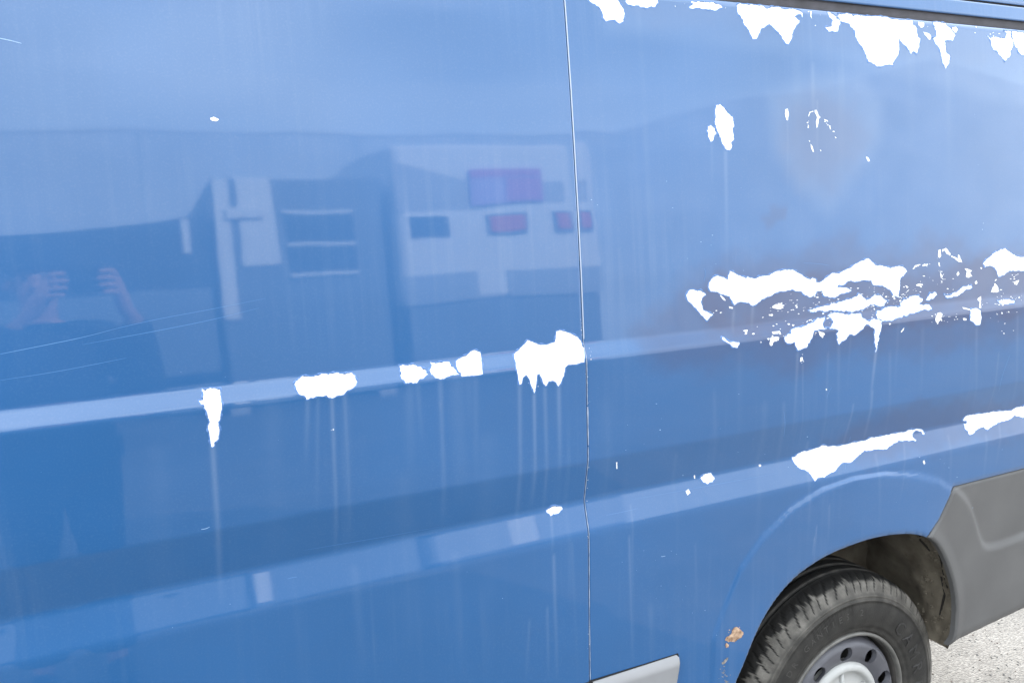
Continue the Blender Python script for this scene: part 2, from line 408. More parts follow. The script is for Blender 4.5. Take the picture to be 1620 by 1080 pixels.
# wear: R = touch-up spray, G = chalk runs, overspray halo, painted sky sheen
def seg_field(x, z, p, q, wdt):
    a = np.array(hit(*p)); b = np.array(hit(*q)); e = b-a
    t = np.clip(((x-a[0])*e[0]+(z-a[1])*e[1])/(e@e), 0, 1)
    d = np.hypot(x-a[0]-t*e[0], z-a[1]-t*e[1])
    return np.exp(-(d/wdt)**2)*(1-t)**.7
RUNS = [  # start px, end px, half width m, strength
 (336,700,352,960,.0055,.40),(487,622,484,730,.005,.25),(503,625,500,820,.004,.16),(525,628,531,880,.0045,.36),(545,620,552,860,.005,.26),(547,640,550,900,.01,.10),
 (648,604,650,760,.012,.14),(660,603,668,700,.006,.18),(696,598,700,840,.006,.25),(697,640,698,655,.004,.4),(722,592,730,800,.02,.13),(752,592,752,780,.008,.15),(740,592,745,700,.012,.12),
 (822,607,823,860,.0055,.33),(845,622,842,800,.0045,.45),(862,612,862,820,.005,.30),(884,612,884,760,.0055,.40),(872,815,873,880,.004,.28),(876,880,882,1078,.0045,.30),(905,860,915,1075,.004,.10),
 (866,960,868,1078,.0035,.22),(838,980,832,1078,.004,.14),(998,800,1000,960,.003,.18),(996,850,1002,1050,.0035,.28),(1148,240,1150,440,.006,.26),(1126,226,1127,300,.004,.12),
 (1262,560,1252,690,.005,.28),(1270,575,1262,720,.003,.22),(1386,555,1376,640,.0055,.5),(1380,620,1366,705,.005,.34),(1327,548,1322,680,.006,.16),(1161,492,1161,530,.005,.32),(1191,486,1191,524,.005,.30),
 (1343,500,1340,620,.004,.12),(1293,160,1293,270,.004,.2),(1278,700,1276,860,.006,.18),(1310,560,1300,740,.005,.15),(1246,188,1246,330,.003,.12),(1286,105,1287,200,.008,.2),(1350,640,1335,740,.004,.25),
 (1430,700,1420,800,.004,.16),(1385,720,1390,840,.006,.14),(1310,800,1308,860,.004,.2),(1290,830,1285,885,.003,.3),(1286,850,1283,880,.002,.4),(1560,690,1556,760,.006,.18),(1580,660,1575,740,.005,.2),(1500,690,1503,770,.006,.15),
 (1460,520,1455,640,.007,.12),(1420,500,1415,620,.006,.12),(1545,520,1538,650,.006,.2),(1610,500,1600,660,.006,.2),(1580,560,1560,660,.004,.2),(1100,860,1104,980,.004,.12),(1130,620,1128,760,.006,.10),(1070,720,1072,900,.006,.08),
 (430,640,436,900,.02,.07),(770,700,775,980,.025,.06),(960,640,965,900,.02,.06),(250,720,262,1000,.02,.05),(640,760,650,1040,.02,.06),(1210,640,1206,800,.012,.10),(1170,560,1168,700,.01,.08),(1240,640,1236,760,.007,.16),(1408,560,1400,700,.006,.14),
 (1260,100,1262,240,.02,.10),(1330,110,1330,300,.014,.10),(1440,90,1442,260,.02,.09),(1500,110,1502,300,.015,.09),(560,900,575,1078,.01,.1),(720,880,728,1060,.01,.08),(1030,960,1034,1060,.01,.1),(1200,720,1196,880,.01,.1)]
SPRAY = [([(1020,570),(1005,520),(1060,470),(1110,425),(1180,405),(1270,402),(1320,378),(1352,375),(1372,398),(1440,395),(1468,370),(1500,372),(1540,395),(1640,395),(1640,530),(1560,545),(1470,560),(1380,560),(1310,565),(1285,590),(1225,592),(1190,570),(1100,585)], .045, .48),
         ([(1130,430),(1200,450),(1300,430),(1420,440),(1560,410),(1640,420),(1640,500),(1400,520),(1240,545),(1120,520),(1100,470)], .022, .72),
         ([(1300,700),(1370,660),(1450,640),(1530,632),(1600,640),(1640,630),(1640,690),(1530,700),(1450,720),(1380,730)], .035, .42),
         ([(1240,170),(1290,150),(1350,165),(1372,210),(1350,260),(1310,300),(1270,290),(1240,240)], .06, .38),
         ([(1205,345),(1225,330),(1245,328),(1240,345),(1215,358)], .01, .3),
         ([(930,-30),(1120,-20),(1400,10),(1660,45),(1660,110),(1480,95),(1300,70),(1150,50),(1000,30)], .03, .12)]
HALO = [([(1215,150),(1290,120),(1360,120),(1395,160),(1392,220),(1350,290),(1310,340),(1260,300),(1225,230)], .04, .07),
        ([(930,-30),(1660,30),(1660,180),(1300,90),(960,50)], .03, .05)]  # pale sheen of the mirrored sky, put into the paint colour
def wear_sheen(x, z):
    out = np.zeros((len(x), 3))
    for x0, y0, x1, y1, wd, s in RUNS:
        out[:, 1] = np.maximum(out[:, 1], s*.28*seg_field(x, z, (x0, y0), (x1, y1), wd))
    nse = .012*np.sin(x*31+np.sin(z*23)*2)*np.sin(z*37+x*11)+.006*np.sin(x*90+z*20)*np.sin(z*110)
    for poly, soft, s in SPRAY:
        d, _, _ = contour_dist(x, z, hits(poly)); t = np.clip((d+nse*min(1, soft/.012)+soft)/(2*soft), 0, 1); t = t*t*(3-2*t)
        out[:, 0] = 1-(1-out[:, 0])*(1-s*t)
    for poly, soft, s in HALO:
        d, _, _ = contour_dist(x, z, hits(poly)); t = np.clip((d+soft)/(2*soft), 0, 1); t = t*t*(3-2*t)
        out[:, 1] = 1-(1-out[:, 1])*(1-s*t)
    return np.clip(out, 0, 1)

zden = [(CZ-.86, CZ-.60, .004), (CZ-.41, CZ-.33, .003)]
gz = axis_pts(SILL, ZT, .011, zden)
gxd = axis_pts(-.30, XS-GAP, .0035, [(XS-.012, XS, .001)])
gxq = axis_pts(XS+GAP, XR, .012, [(XS, XS+.012, .001), (XS, 2.95, .0035)])
door = sheet('sliding_door', DP, M['paint'], van, Ysurf, gxd, gz, roll=.006, depth=.02, attrf=wear_sheen)
door['label'] = 'blue sliding door with white flaked patches'
quarter = sheet('rear_side_panel', QP, M['paint'], van, Ysurf, gxq, gz, roll=.005, depth=.02, attrf=wear_sheen)
quarter['label'] = 'blue rear side panel with large peeling patch'
# upper side above the drip channel
UP = [(-.9, 2.469), (XR, 2.469), (XR, 2.512), (-.9, 2.512)]
sheet('upper_side_strip', UP, M['paint'], van, Ysurf, axis_pts(-.9, XR, .02), axis_pts(2.469, 2.512, .003), roll=.003, depth=.03)
UP2 = [(-.9, 2.5185), (XR, 2.5185), (XR, 2.64), (-.9, 2.64)]
sheet('roof_side_panel', UP2, M['paint'], van, lambda x, z: Ysurf(x, z)+np.clip(z-2.56, 0, 1)**2*6, axis_pts(-.9, XR, .02), axis_pts(2.5185, 2.62, .005), roll=.003, depth=.03)
# front door, left of the picture
FD = [(-1.45, 1.45), (-1.45, SILL), (-.305, SILL), (-.305, 2.42), (-.95, 2.42)]
sheet('front_door', FD, M['paint'], van, Ysurf, axis_pts(-1.45, -.305, .02), axis_pts(SILL, 2.42, .012, zden), roll=.005, depth=.02, rim_step=.02)
fg = [(-1.25, 1.52), (-.42, 1.52), (-.42, 2.25), (-.90, 2.25)]
sheet('side_window', fg, M['glass'], van, lambda x, z: Ysurf(x, z)-.004, axis_pts(-1.25, -.42, .02), axis_pts(1.52, 2.25, .02), roll=.004, depth=.01, rim_step=.02)

# drip channel (recessed)
def strip_prism(name, sec, x0, x1, m, parent, closed=True, n=40):
    xs = np.linspace(x0, x1, n); v = []; f = []
    k = len(sec)
    for x in xs:
        for (y, z) in sec: v.append((x, y, z))
    for i in range(n-1):
        for j in range(k if closed else k-1):
            a = i*k+j; b = i*k+(j+1) % k; f.append((a, b, b+k, a+k))
    if closed: f += [tuple(range(k))[::-1], tuple((n-1)*k+j for j in range(k))]
    return mesh(name, v, f, m, parent, smooth=False)
yc = float(Yp(2.45))
strip_prism('drip_channel', [(yc+.013, 2.430), (yc+.013, 2.4675), (yc+.004, 2.4760), (yc+.03, 2.4760), (yc+.03, 2.430)], -.9, XR-.004, M['rail'], van)
strip_prism('drip_channel', [(yc+.006, 2.4390), (yc+.0045, 2.4445), (yc+.009, 2.4465), (yc+.016, 2.4400)], -.9, XR-.005, M['rail'], van)
yc2 = float(Yp(2.515))
strip_prism('roof_seam', [(yc2+.008, 2.506), (yc2+.008, 2.523), (yc2+.02, 2.523), (yc2+.02, 2.506)], -.9, XR-.004, M['black'], van)
# seam filler behind the door gap
zs = np.arange(SILL, 2.42, .01)
v = []; f = []
for i, z in enumerate(zs):
    y = float(Yp(z)); v += [(XS-.02, y+.006, z), (XS+.02, y+.0072, z)]
    if i: f.append((2*i-2, 2*i-1, 2*i+1, 2*i))
mesh('door_seal', v, f, M['paint'], van)
# rolled edge on the rear side of the gap, its highlight painted in pale
def edge_bead(name, xc, z0, z1, r, m, off=.0, jit=0.):
    zs = np.arange(z0, z1, .008); v = []; f = []; k = 8
    for i, z in enumerate(zs):
        y = float(Ysurf(xc, z))+off; rr = r*(1+jit*(random.random()-.5))
        for j in range(k):
            a = 2*math.pi*j/k; v.append((xc+rr*math.cos(a), y+rr*math.sin(a), z))
        if i: f += [((i-1)*k+j, (i-1)*k+(j+1) % k, i*k+(j+1) % k, i*k+j) for j in range(k)]
    return mesh(name, v, f, m, quarter)
edge_bead('panel_edge', XS+GAP+.0018, 1.62, 2.42, .0017, M['seam'], off=.0012)
edge_bead('panel_edge', XS+GAP+.0010, 1.36, 1.46, .0013, M['seam'], off=.0008, jit=.9)
edge_bead('panel_edge', XS+GAP+.0006, SILL+.02, 1.36, .0007, M['seam'], off=.0008, jit=.9)
edge_bead('panel_edge', XS+GAP+.0006, 1.46, 1.62, .0008, M['seam'], off=.0008, jit=.9)

# ---- arch lip + wheel well
def sweep_contour(name, C, offs, m, parent, smooth=True):
    """offs = [(outward offset in plane, dy)] profile swept along open contour C (x,z)"""
    C = [np.array(c) for c in C]; n = len(C); v = []; f = []; k = len(offs)
    for i in range(n):
        a = C[max(0, i-1)]; b = C[min(n-1, i+1)]; t = (b-a)/np.linalg.norm(b-a); nrm = np.array([-t[1], t[0]])
        for (o, dy) in offs:
            p = C[i]+nrm*o; v.append((p[0], float(Yp(C[i][1]))-.0045+dy, p[1]))
    for i in range(n-1):
        for j in range(k-1):
            f.append((i*k+j, (i+1)*k+j, (i+1)*k+j+1, i*k+j+1))
    return mesh(name, v, f, m, parent, smooth)
arch_full = resample([*ARCH], .01)[:-0 or None]
def open_resample(P, step):
    out = []
    for a, b in zip(P[:-1], P[1:]):
        a = np.array(a); b = np.array(b); k = max(1, int(np.linalg.norm(b-a)/step))
        out += [tuple(a+(b-a)*j/k) for j in range(k)]
    return out+[tuple(P[-1])]
AB = open_resample(ARCH_BLUE, .008); AG = open_resample(ARCH_GREY, .008)
sweep_contour('arch_lip', AB, [(.003, .0045), (.0005, .0035), (-.0015, .005), (-.002, .008), (-.0015, .02), (.012, .024)], M['paint'], van)

# wheel well tunnel with dents and ribs
LC = open_resample([(ARCH[0][0]-.06, .0)] + ARCH + [(cb0[0]-.005, cb0[1]-.01)], .012)
LC = [np.array(c) for c in LC]; nL = len(LC)
dys = [0.004, .012, .02, .03, .042, .055, .07, .085, .10, .12, .14, .16, .19, .23, .30, .40]
v = []; f = []
for i in range(nL):
    a = LC[max(0, i-1)]; b = LC[min(nL-1, i+1)]; t = (b-a)/np.linalg.norm(b-a); nrm = np.array([-t[1], t[0]])
    s = i*.012
    for dy in dys:
        flare_o = .016*(1-math.exp(-dy/.012)) + .03*min(1, dy/.2)
        rib = .008*math.sin(s*30+dy*20)*min(1, dy/.03) + .006*math.sin(s*70+3*math.sin(dy*60)) * min(1, dy/.03)
        if .045 < dy < .075: rib += .006
        if dy > .10: rib -= .010
        p = LC[i]+nrm*(flare_o+rib*.8+random.uniform(-.0015, .0015)); v.append((p[0], 1.733+dy, p[1]))
k = len(dys)
for i in range(nL-1):
    for j in range(k-1): f.append((i*k+j, (i+1)*k+j, (i+1)*k+j+1, i*k+j+1))
liner = mesh('wheel_well', v, f, M['liner'], van)
# back wall of the well
mesh('wheel_well_wall', [(1.15, 2.115, -.1), (2.85, 2.115, -.1), (2.85, 2.115, 1.0), (1.15, 2.115, 1.0)], [(0, 1, 2, 3)], M['liner'], van, smooth=False)

# ---- grey corner cladding
CP = [(p[0]+.0015, p[1]-.001) for p in q_slant[1:]] 
CP = CP + [(clad_r2[0], clad_r2[1]-.0015), (XR, cb2[1]+sl2*(XR-cb2[0])), cb2, cb1, cb0] + ARCH_GREY[::-1]
CL1 = open_smooth(hits([(1511, 772), (1524, 783), (1535, 800), (1543, 825), (1550, 850), (1556, 862), (1566, 865), (1590, 858), (1622, 845), (1700, 822)]), 2)
def Yclad(x, z):
    y = Yp(z)-.0065
    x = np.asarray(x, float); z = np.asarray(z, float); d = np.full(x.shape, 9.)
    for a, b in zip(CL1[:-1], CL1[1:]):
        a = np.array(a); e = np.array(b)-a; t = np.clip(((x-a[0])*e[0]+(z-a[1])*e[1])/(e@e), 0, 1)
        d = np.minimum(d, np.hypot(x-a[0]-t*e[0], z-a[1]-t*e[1]))
    pol = [tuple(c) for c in CL1] + [(XR+.3, 1.1), (CL1[0][0], 1.1)]
    s = np.where(inside_poly(x, z, pol), 1, -1); t = np.clip((d*s+.016)/.032, 0, 1); t = t*t*(3-2*t)
    y = y+.011*t
    da, _, _ = contour_dist(x, z, [tuple(c) for c in ARCH] + [(2.9, -1), (1, -1)])
    t = np.clip(1+da/.05, 0, 1); y = y-.006*t*t*(3-2*t)
    # the bottom edge curls in
    zb = cb1[1]+sl2*(x-cb1[0]); t = np.clip(1-(z-zb)/.04, 0, 1); return y+.012*t*t
clad = sheet('corner_cladding', CP, M['clad'], van, Yclad, axis_pts(2.2, XR, .006), axis_pts(.36, 1.12, .006), roll=.008, depth=.016, rim_step=.004)
# shadow gap strip around the cladding
gp = [(p[0], p[1]) for p in q_slant] + [clad_r2]
sweep_contour('cladding_gap', open_resample(gp, .01), [(-.004, .0125), (.0035, .0125)], M['black'], van, False)

# ---- side mouldings
mt0 = hit(936, 1078); mt1 = hit(1072, 1034); msl = (mt1[1]-mt0[1])/(mt1[0]-mt0[0])
mb = hit(1060, 1098)
print('mould', mt0, mt1, mb)
MH = .17
MP = [(XS+.006, mt1[1]-.001), (mt1[0]-.005, mt1[1]), (mt1[0], mt1[1]-.006), (mb[0]+.004, mb[1]), (mb[0]-.03, mt1[1]-MH), (XS+.006, mt1[1]-MH)]
def Ymould(x, z):
    t = np.clip((mt1[1]-z)/.026, 0, 1); return Yp(z)-.004-.013*np.sin(t*math.pi/2)
sheet('side_moulding', MP, M['mould'], van, Ymould, axis_pts(XS, mt1[0]+.01, .004), axis_pts(mt1[1]-MH-.01, mt1[1]+.01, .003), roll=.003, depth=.02, rim_step=.004)
MP2 = [(-.28, mt1[1]-.001), (XS-.006, mt1[1]-.001), (XS-.006, mt1[1]-MH), (-.28, mt1[1]-MH)]
sheet('side_moulding', MP2, M['mould'], van, Ymould, axis_pts(-.29, XS, .02), axis_pts(mt1[1]-MH-.01, mt1[1]+.01, .003), roll=.003, depth=.02, rim_step=.02)
MP3 = [(mt1[0]+.0015, mt1[1]+.002), (mt1[0]+.004, mt1[1]-.006), (mb[0]+.0075, mb[1]), (mb[0]-.03, mt1[1]-MH-.004), (-.285, mt1[1]-MH-.004), (-.285, mt1[1]+.002)]
sheet('moulding_gasket', MP3, M['black'], van, lambda x, z: Yp(z)-.0012, axis_pts(-.29, mt1[0]+.01, .01), axis_pts(mt1[1]-MH-.01, mt1[1]+.01, .004), roll=.001, depth=.01, rim_step=.02)

# ---- hidden rest of the body: shell, roof, rear, nose, far side
def shell():
    st = [(-3.05, .95, .35), (-2.95, 1.12, .2), (-2.3, 1.30, .08), (-1.75, 1.45, .04), (-.95, 2.40, .03), (-.55, 2.68, .02), (0, 2.74, .016), (3.09, 2.74, .016), (3.15, 2.60, .05)]
    V = []; F = []; k = None
    for x, zt, ins in st:
        sec = []
        for z in (.92, 1.2, 1.5, 1.9, 2.3, 2.5, 2.6):
            zz_ = min(z, zt-.03); sec.append((float(Yp(zz_))+.022+ins+max(0, z-2.5)*.6, zz_))
        top = [(1.86+.08+ins, zt), (2.2, zt+.03), (3.0, zt+.045), (3.8, zt+.03), (4.17-ins, zt)]
        far = [(6.05-a, b) for a, b in sec[::-1]]
        low = [(4.30-ins, .50), (2.14, .50), (2.14, .92)]
        loop = sec+top+far+low
        k = len(loop)
        V += [(x, a, b) for a, b in loop]
    n = len(st)
    for i in range(n-1):
        for j in range(k): F.append((i*k+j, i*k+(j+1) % k, (i+1)*k+(j+1) % k, (i+1)*k+j))
    F += [tuple(range(k))[::-1], tuple((n-1)*k+j for j in range(k))]
    return mesh('body_shell', V, F, M['paint'], van, smooth=False)
shell()
MB().box(-1.6, 1.30, 1.80, 2.1, .36, .40).build('sill_underside', M['dark'], van)
MB().box(2.75, 3.1, 1.80, 2.6, .52, .58).build('floor_underside', M['dark'], van)
MB().box(3.15, 3.24, 1.82, 4.20, .45, .62, .03).build('rear_bumper', M['clad'], van)
MB().box(3.152, 3.165, 1.87, 2.02, 1.1, 1.7, .01).build('tail_light', M['red'], van)
MB().box(-1.72, -1.74, 2.1, 3.4, 1.5, 1.52).build('wiper', M['black'], van)

# ---- wheel
WX, WZ = 2.073, CZ-1.668
KR = 1.27; KY = 1.2; KQ = 1.333
def make_wheel(cx, cy, cz, full=True):
    # tyre: profile (radius, y offset from outer face, kind)
    prof = []
    def add(r, y, dust): prof.append((r, y, dust))
    add(.196, .022, .25); add(.200, .014, .3); add(.208, .009, .22); add(.216, .0085, .2); add(.217, .0065, .22)
    add(.226, .004, .16); add(.24, .001, .13); add(.255, -.001, .12); add(.272, -.001, .13); add(.286, .0005, .14)
    add(.294, .002, .16); add(.2945, .0005, .3); add(.299, .0008, .35); add(.2995, .0035, .3); add(.305, .0045, .55); add(.3055, .0035, .6)
    add(.309, .0045, .6); add(.3095, .007, .5); add(.316, .0095, .75); add(.324, .013, .85); add(.331, .018, .95); add(.337, .024, 1.); add(.342, .031, 1.)
    add(.3455, .039, .9); add(.348, .047, .55); add(.3495, .055, .25); add(.350, .062, .12); add(.3505, .068, .06)
    gr = [(.070, .079), (.108, .118), (.148, .158)]
    y = .0685
    for a, b in gr:
        add(.3515, a-.001, .22); add(.345, a+.001, .02); add(.3425, (a+b)/2, .0); add(.345, b-.001, .02); add(.3515, b+.001, .35)
        add(.352, b+.008, .04); add(.352, b+.02, .04)
    add(.3515, .190, .05); add(.349, .205, .3); add(.342, .218, .4); add(.328, .229, .3); add(.30, .235, .2); add(.26, .236, .2); add(.21, .222, .2)
    nseg = 1480 if full else 120
    P = np.array(prof); P[:, 0] *= np.interp(P[:, 0], [.2, .27], [1.345, KR]); P[:, 1] *= KY; k = len(P)
    th = np.linspace(0, 2*math.pi, nseg, endpoint=False)
    TH = np.repeat(th, k); RR = np.tile(P[:, 0], nseg); YY = np.tile(P[:, 1], nseg); DU = np.tile(P[:, 2], nseg)
    # shoulder sipes
    ns = 74
    ph = (TH*ns/(2*math.pi) + 17*(YY-.02) + .25*np.sin(TH*13)) % 1
    sip = (ph < .13) & (YY > .012*KY) & (YY < .062*KY) & (RR > .318*KR)
    RR = RR-np.where(sip, .0055, 0); DU = np.where(sip, 0.0, DU)
    # jagged dust boundary on the shoulder
    jag = .010*np.sin(TH*41)+.008*np.sin(TH*97+1)+.006*np.sin(TH*203)+.010*np.sin(TH*17)
    sh = (RR > .33*KR) & (YY > .025*KY) & (YY < .068*KY)
    bnd = .033+.9*jag+.005*np.sin(TH*3)
    DU = np.where(sh, np.where(YY < bnd, .95, .03), DU)
    DU = DU*(.78+.22*np.sin(TH*11+YY*50)*np.sin(TH*29))
    # fine radial ribs on the sidewall sector
    fr = (RR > .262*KR) & (RR < .296*KR) & (YY < .02)
    RR2 = RR
    YY = YY + np.where(fr & ((TH % (math.pi*.5)) < .5), .0007*np.sign(np.sin(TH*450)), 0)
    vx = cx+RR2*np.cos(TH); vz = cz+RR2*np.sin(TH); vy = cy+YY
    vz = np.maximum(vz, GZ+.003)
    idx = np.arange(nseg*k).reshape(nseg, k); nx_ = np.roll(idx, -1, 0)
    F = np.stack([idx[:, :-1], nx_[:, :-1], nx_[:, 1:], idx[:, 1:]], -1).reshape(-1, 4)
    wheel = MB()
    def lathe(name, pr, m, parent, seg=96, smooth=True):
        V = []; Fc = []; kk = len(pr)
        for i in range(seg):
            a = 2*math.pi*i/seg
            for r, yy in pr: V.append((cx+KQ*r*math.cos(a), cy+KY*yy, cz+KQ*r*math.sin(a)))
        for i in range(seg):
            for j in range(kk-1): Fc.append((i*kk+j, ((i+1) % seg)*kk+j, ((i+1) % seg)*kk+j+1, i*kk+j+1))
        return mesh(name, V, Fc, m, parent, smooth)
    # the wheel (part) is the steel rim barrel; tyre, disc, cap are its sub-parts
    wh = lathe('wheel', [(.186, .20), (.185, .12), (.185, .06), (.186, .035), (.188, .024), (.190, .020)], M['rimdark'], van)
    me = bpy.data.meshes.new('tyre'); me.from_pydata(np.stack([vx, vy, vz], 1).tolist(), [], F.tolist()); me.materials.append(M['tyre'])
    me.polygons.foreach_set('use_smooth', [True]*len(me.polygons))
    a = me.attributes.new('dust', 'FLOAT', 'POINT'); a.data.foreach_set('value', np.clip(DU, 0, 1).ravel()); me.update()
    ty = link('tyre', me, wh)
    lathe('rim_lip', [(.1885, .022), (.1895, .013), (.1925, .0095), (.1965, .010), (.1985, .0135), (.1985, .022)], M['lip'], wh)
    # disc with eight oval holes
    nh = 10
    def yd(x, z):
        r = np.hypot(x, z); return np.interp(r, [0, .10, .118, .135, .165, .177, .184], [.035, .035, .030, .018, .016, .032, .06])
    verts = []; edges = []
    def ring(r, n, ph=0): return [(r*math.cos(2*math.pi*i/n+ph), r*math.sin(2*math.pi*i/n+ph)) for i in range(n)]
    def addloop(L):
        b = len(verts); verts.extend(L); edges.extend([(b+i, b+(i+1) % len(L)) for i in range(len(L))])
    addloop(ring(.184, 96)); holes = []
    for h in range(nh):
        a = 2*math.pi*h/nh + R(90); hc = (.1455*math.cos(a), .1455*math.sin(a)); L = []
        for i in range(24):
            b = 2*math.pi*i/24; u = .0185*math.cos(b); w_ = .0195*math.sin(b)
            L.append((hc[0]+u*math.cos(a)-w_*math.sin(a), hc[1]+u*math.sin(a)+w_*math.cos(a)))
        holes.append(L); addloop(L)
    inner = []
    for r in (.180, .176, .171, .165, .158, .15, .14, .13, .12, .10, .08, .05):
        inner += ring(r, 72)
    inner = [p for p in inner if not any(math.hypot(p[0]-sum(q[0] for q in L)/24, p[1]-sum(q[1] for q in L)/24) < .021 for L in holes)]
    res = delaunay_2d_cdt([Vector(p) for p in verts+inner], edges, [], 2, 1e-6)
    vo, fo = res[0], res[2]
    V = [(cx+KQ*p.x, cy+KY*float(yd(p.x, p.y)), cz+KQ*p.y) for p in vo]; Fc = []
    hcs = [(sum(q[0] for q in L)/24, sum(q[1] for q in L)/24) for L in holes]
    for q in fo:
        mx_ = sum(vo[i].x for i in q)/len(q); mz_ = sum(vo[i].y for i in q)/len(q); ok = True
        for (hx, hz), L in zip(hcs, holes):
            if math.hypot(mx_-hx, mz_-hz) < .021 and inside_poly(np.array([mx_]), np.array([mz_]), L)[0]: ok = False
        if ok: Fc.append(tuple(q))
    # walls of the holes
    for L in holes:
        b = len(V)
        for dep in (-.0008, .012):
            V += [(cx+KQ*p[0]*(1-.03*(dep > 0)), cy+KY*(float(yd(*p))+dep), cz+KQ*p[1]*(1-.03*(dep > 0))) for p in L]
        n_ = len(L); Fc += [(b+i, b+(i+1) % n_, b+n_+(i+1) % n_, b+n_+i) for i in range(n_)]
    mesh('wheel_disc', V, Fc, M['steel'], wh)
    # white hub cap: outer ring and inner dome with spokes
    lathe('hub_cap', [(.118, .050), (.118, .030), (.115, .021), (.109, .016), (.101, .015), (.096, .019), (.093, .027), (.088, .031), (.07, .030), (.05, .024), (.03, .020), (.0005, .018)], M['hub'], wh)
    hb = MB()
    for i in range(6):
        a = 2*math.pi*i/6+R(90); c, s = math.cos(a), math.sin(a)
        hb.tube((cx+.03*c, cy+.030, cz+.03*s), (cx+.124*c, cy+.036, cz+.124*s), .009, .007, 8)
    hb.build('hub_rib', M['hub'], wh, True)
    for i in range(5):
        a = 2*math.pi*i/5+R(80)
    # brake drum behind
    lathe('brake_drum', [(.16, .17), (.16, .075), (.14, .066), (.0005, .066)], M['dark'], wh)
    return wh
WY = 1.80
wheel = make_wheel(WX, WY, WZ)

# raised letters on the tyre
def letters(txt, r, a0, size, step, dy, m, squash=1.):
    for i, ch in enumerate(txt):
        if ch == ' ': continue
        c = bpy.data.curves.new('letter', 'FONT'); c.body = ch; c.size = size; c.extrude = .0005; c.align_x = 'CENTER'; c.resolution_u = 2
        o = bpy.data.objects.new('letter', c); COL.objects.link(o)
        me = o.to_mesh(); ang = a0-i*step; V = []
        for vt in me.vertices:
            x, y, z = vt.co; rr = r+y*squash; aa = ang - (x)/r
            V.append((WX+rr*math.cos(aa), WY+KY*float(np.interp(rr/KR, [.2, .226, .255, .286, .305], [.0135, .004, -.001, .0005, .0045]))-dy-z, WZ+rr*math.sin(aa)))
        F = [tuple(q for q in p.vertices) for p in me.polygons]
        o.to_mesh_clear(); bpy.data.objects.remove(o); bpy.data.curves.remove(c)
        mesh('tyre_letter', V, F, m, wheel, smooth=False)
M['lettd'] = mat('black_raised_letter', (.022, .021, .020), .6)
M['lettl'] = mat('dusty_raised_letter', (.045, .042, .038), .7)
letters('CAMREL', .303, R(47), .062, R(11.5), .0012, M['lettd'])
letters('DR GANTIES 2', .330, R(141), .030, R(5.2), .0010, M['lettl'])

# ------------------------------------------------------------------ flaked paint
def fract(P, amp, it=3, seed=0):
    rr = random.Random(seed); P = [np.array(p, float) for p in P]
    for k in range(it):
        Q = []
        for i in range(len(P)):
            a, b = P[i], P[(i+1) % len(P)]; L = np.linalg.norm(b-a); Q.append(a)
            if L > 1.1:
                n_ = np.array([-(b-a)[1], (b-a)[0]])/L; Q.append((a+b)/2+n_*rr.uniform(-1, 1)*min(amp, L*.22))
        P = Q; amp *= .78
    return P
PATCH = []
def Z(ox, oy, s, pts): return [(ox+x/s, oy+y/s) for x, y in pts]
A1 = (300, 580, 5.4); A2 = (600, 500, 4.765); A3 = (800, 700, 2.843); A4 = (1230, 600, 4.154); A5 = (1100, 150, 5.4); A6 = (900, 0, 6.48); A7 = (1150, 0, 6.48); A8 = (1380, 0, 6.75); C_ = (1080, 380, 5.4); D_ = (1350, 380, 5.4)
def P(a, pts, amp=1.1): PATCH.append((Z(*a, pts), amp))
P(A1, [(105,190),(125,200),(180,180),(258,190),(275,330),(262,430),(243,475),(252,560),(243,620),(212,640),(205,680),(190,690),(178,640),(160,540),(155,505),(172,465),(150,390),(125,350),(125,325),(95,315),(78,290),(115,285),(120,225),(105,205)], .7)
P(A1, [(895,145),(930,105),(985,82),(1050,85),(1175,62),(1300,60),(1385,50),(1415,75),(1430,130),(1420,160),(1350,195),(1320,230),(1275,240),(1205,262),(1165,238),(1110,250),(1050,265),(1000,280),(985,250),(950,240),(920,205),(905,170)], 1.6)
P(A2, [(152,372),(260,365),(310,380),(350,410),(365,440),(340,460),(290,492),(230,498),(195,500),(165,465),(155,410)], 1.5)
P(A2, [(378,340),(410,350),(525,342),(545,380),(575,405),(580,425),(610,435),(530,450),(480,470),(425,465),(395,440),(380,400),(395,375)], 1.3)
P(A2, [(578,340),(640,300),(655,300),(690,265),(720,255),(760,270),(780,435),(700,445),(625,453),(605,436),(590,400)], .5)
P(A2, [(1015,285),(1050,255),(1115,180),(1190,210),(1260,218),(1325,195),(1335,115),(1360,105),(1440,128),(1490,155),(1520,190),(1530,230),(1543,240),(1545,345),(1500,355),(1420,365),(1400,385),(1390,450),(1350,530),(1335,500),(1300,485),(1275,490),(1255,525),(1235,500),(1205,428),(1190,440),(1185,500),(1170,580),(1150,530),(1130,470),(1105,442),(1085,460),(1070,512),(1055,515),(1045,450),(1030,360)], .5)
P(A3, [(182,305),(205,287),(250,288),(254,300),(240,312),(215,318),(203,330),(190,315)], 1)
P(A3, [(875,160),(890,142),(925,138),(938,155),(930,175),(908,185),(890,178)], 1.2)
P(A3, [(810,218),(822,208),(832,225),(820,236)], .6)
P(A3, [(1138,98),(1148,98),(1148,107),(1140,107)], .3)
P(A3, [(846,148),(852,146),(852,162),(848,160)], .2)
P(A3, [(498,90),(504,88),(504,118),(499,118)], .3)
P(A4, [(95,510),(130,490),(185,470),(285,435),(330,440),(450,425),(560,405),(600,385),(680,370),(790,350),(850,335),(905,325),(950,330),(967,350),(960,362),(945,340),(915,335),(890,350),(885,370),(910,395),(905,405),(880,400),(800,400),(760,420),(720,455),(640,458),(570,465),(530,500),(480,545),(430,545),(380,600),(320,630),(305,645),(280,640),(243,668),(215,620),(190,600),(130,570),(105,540)], 1.0)
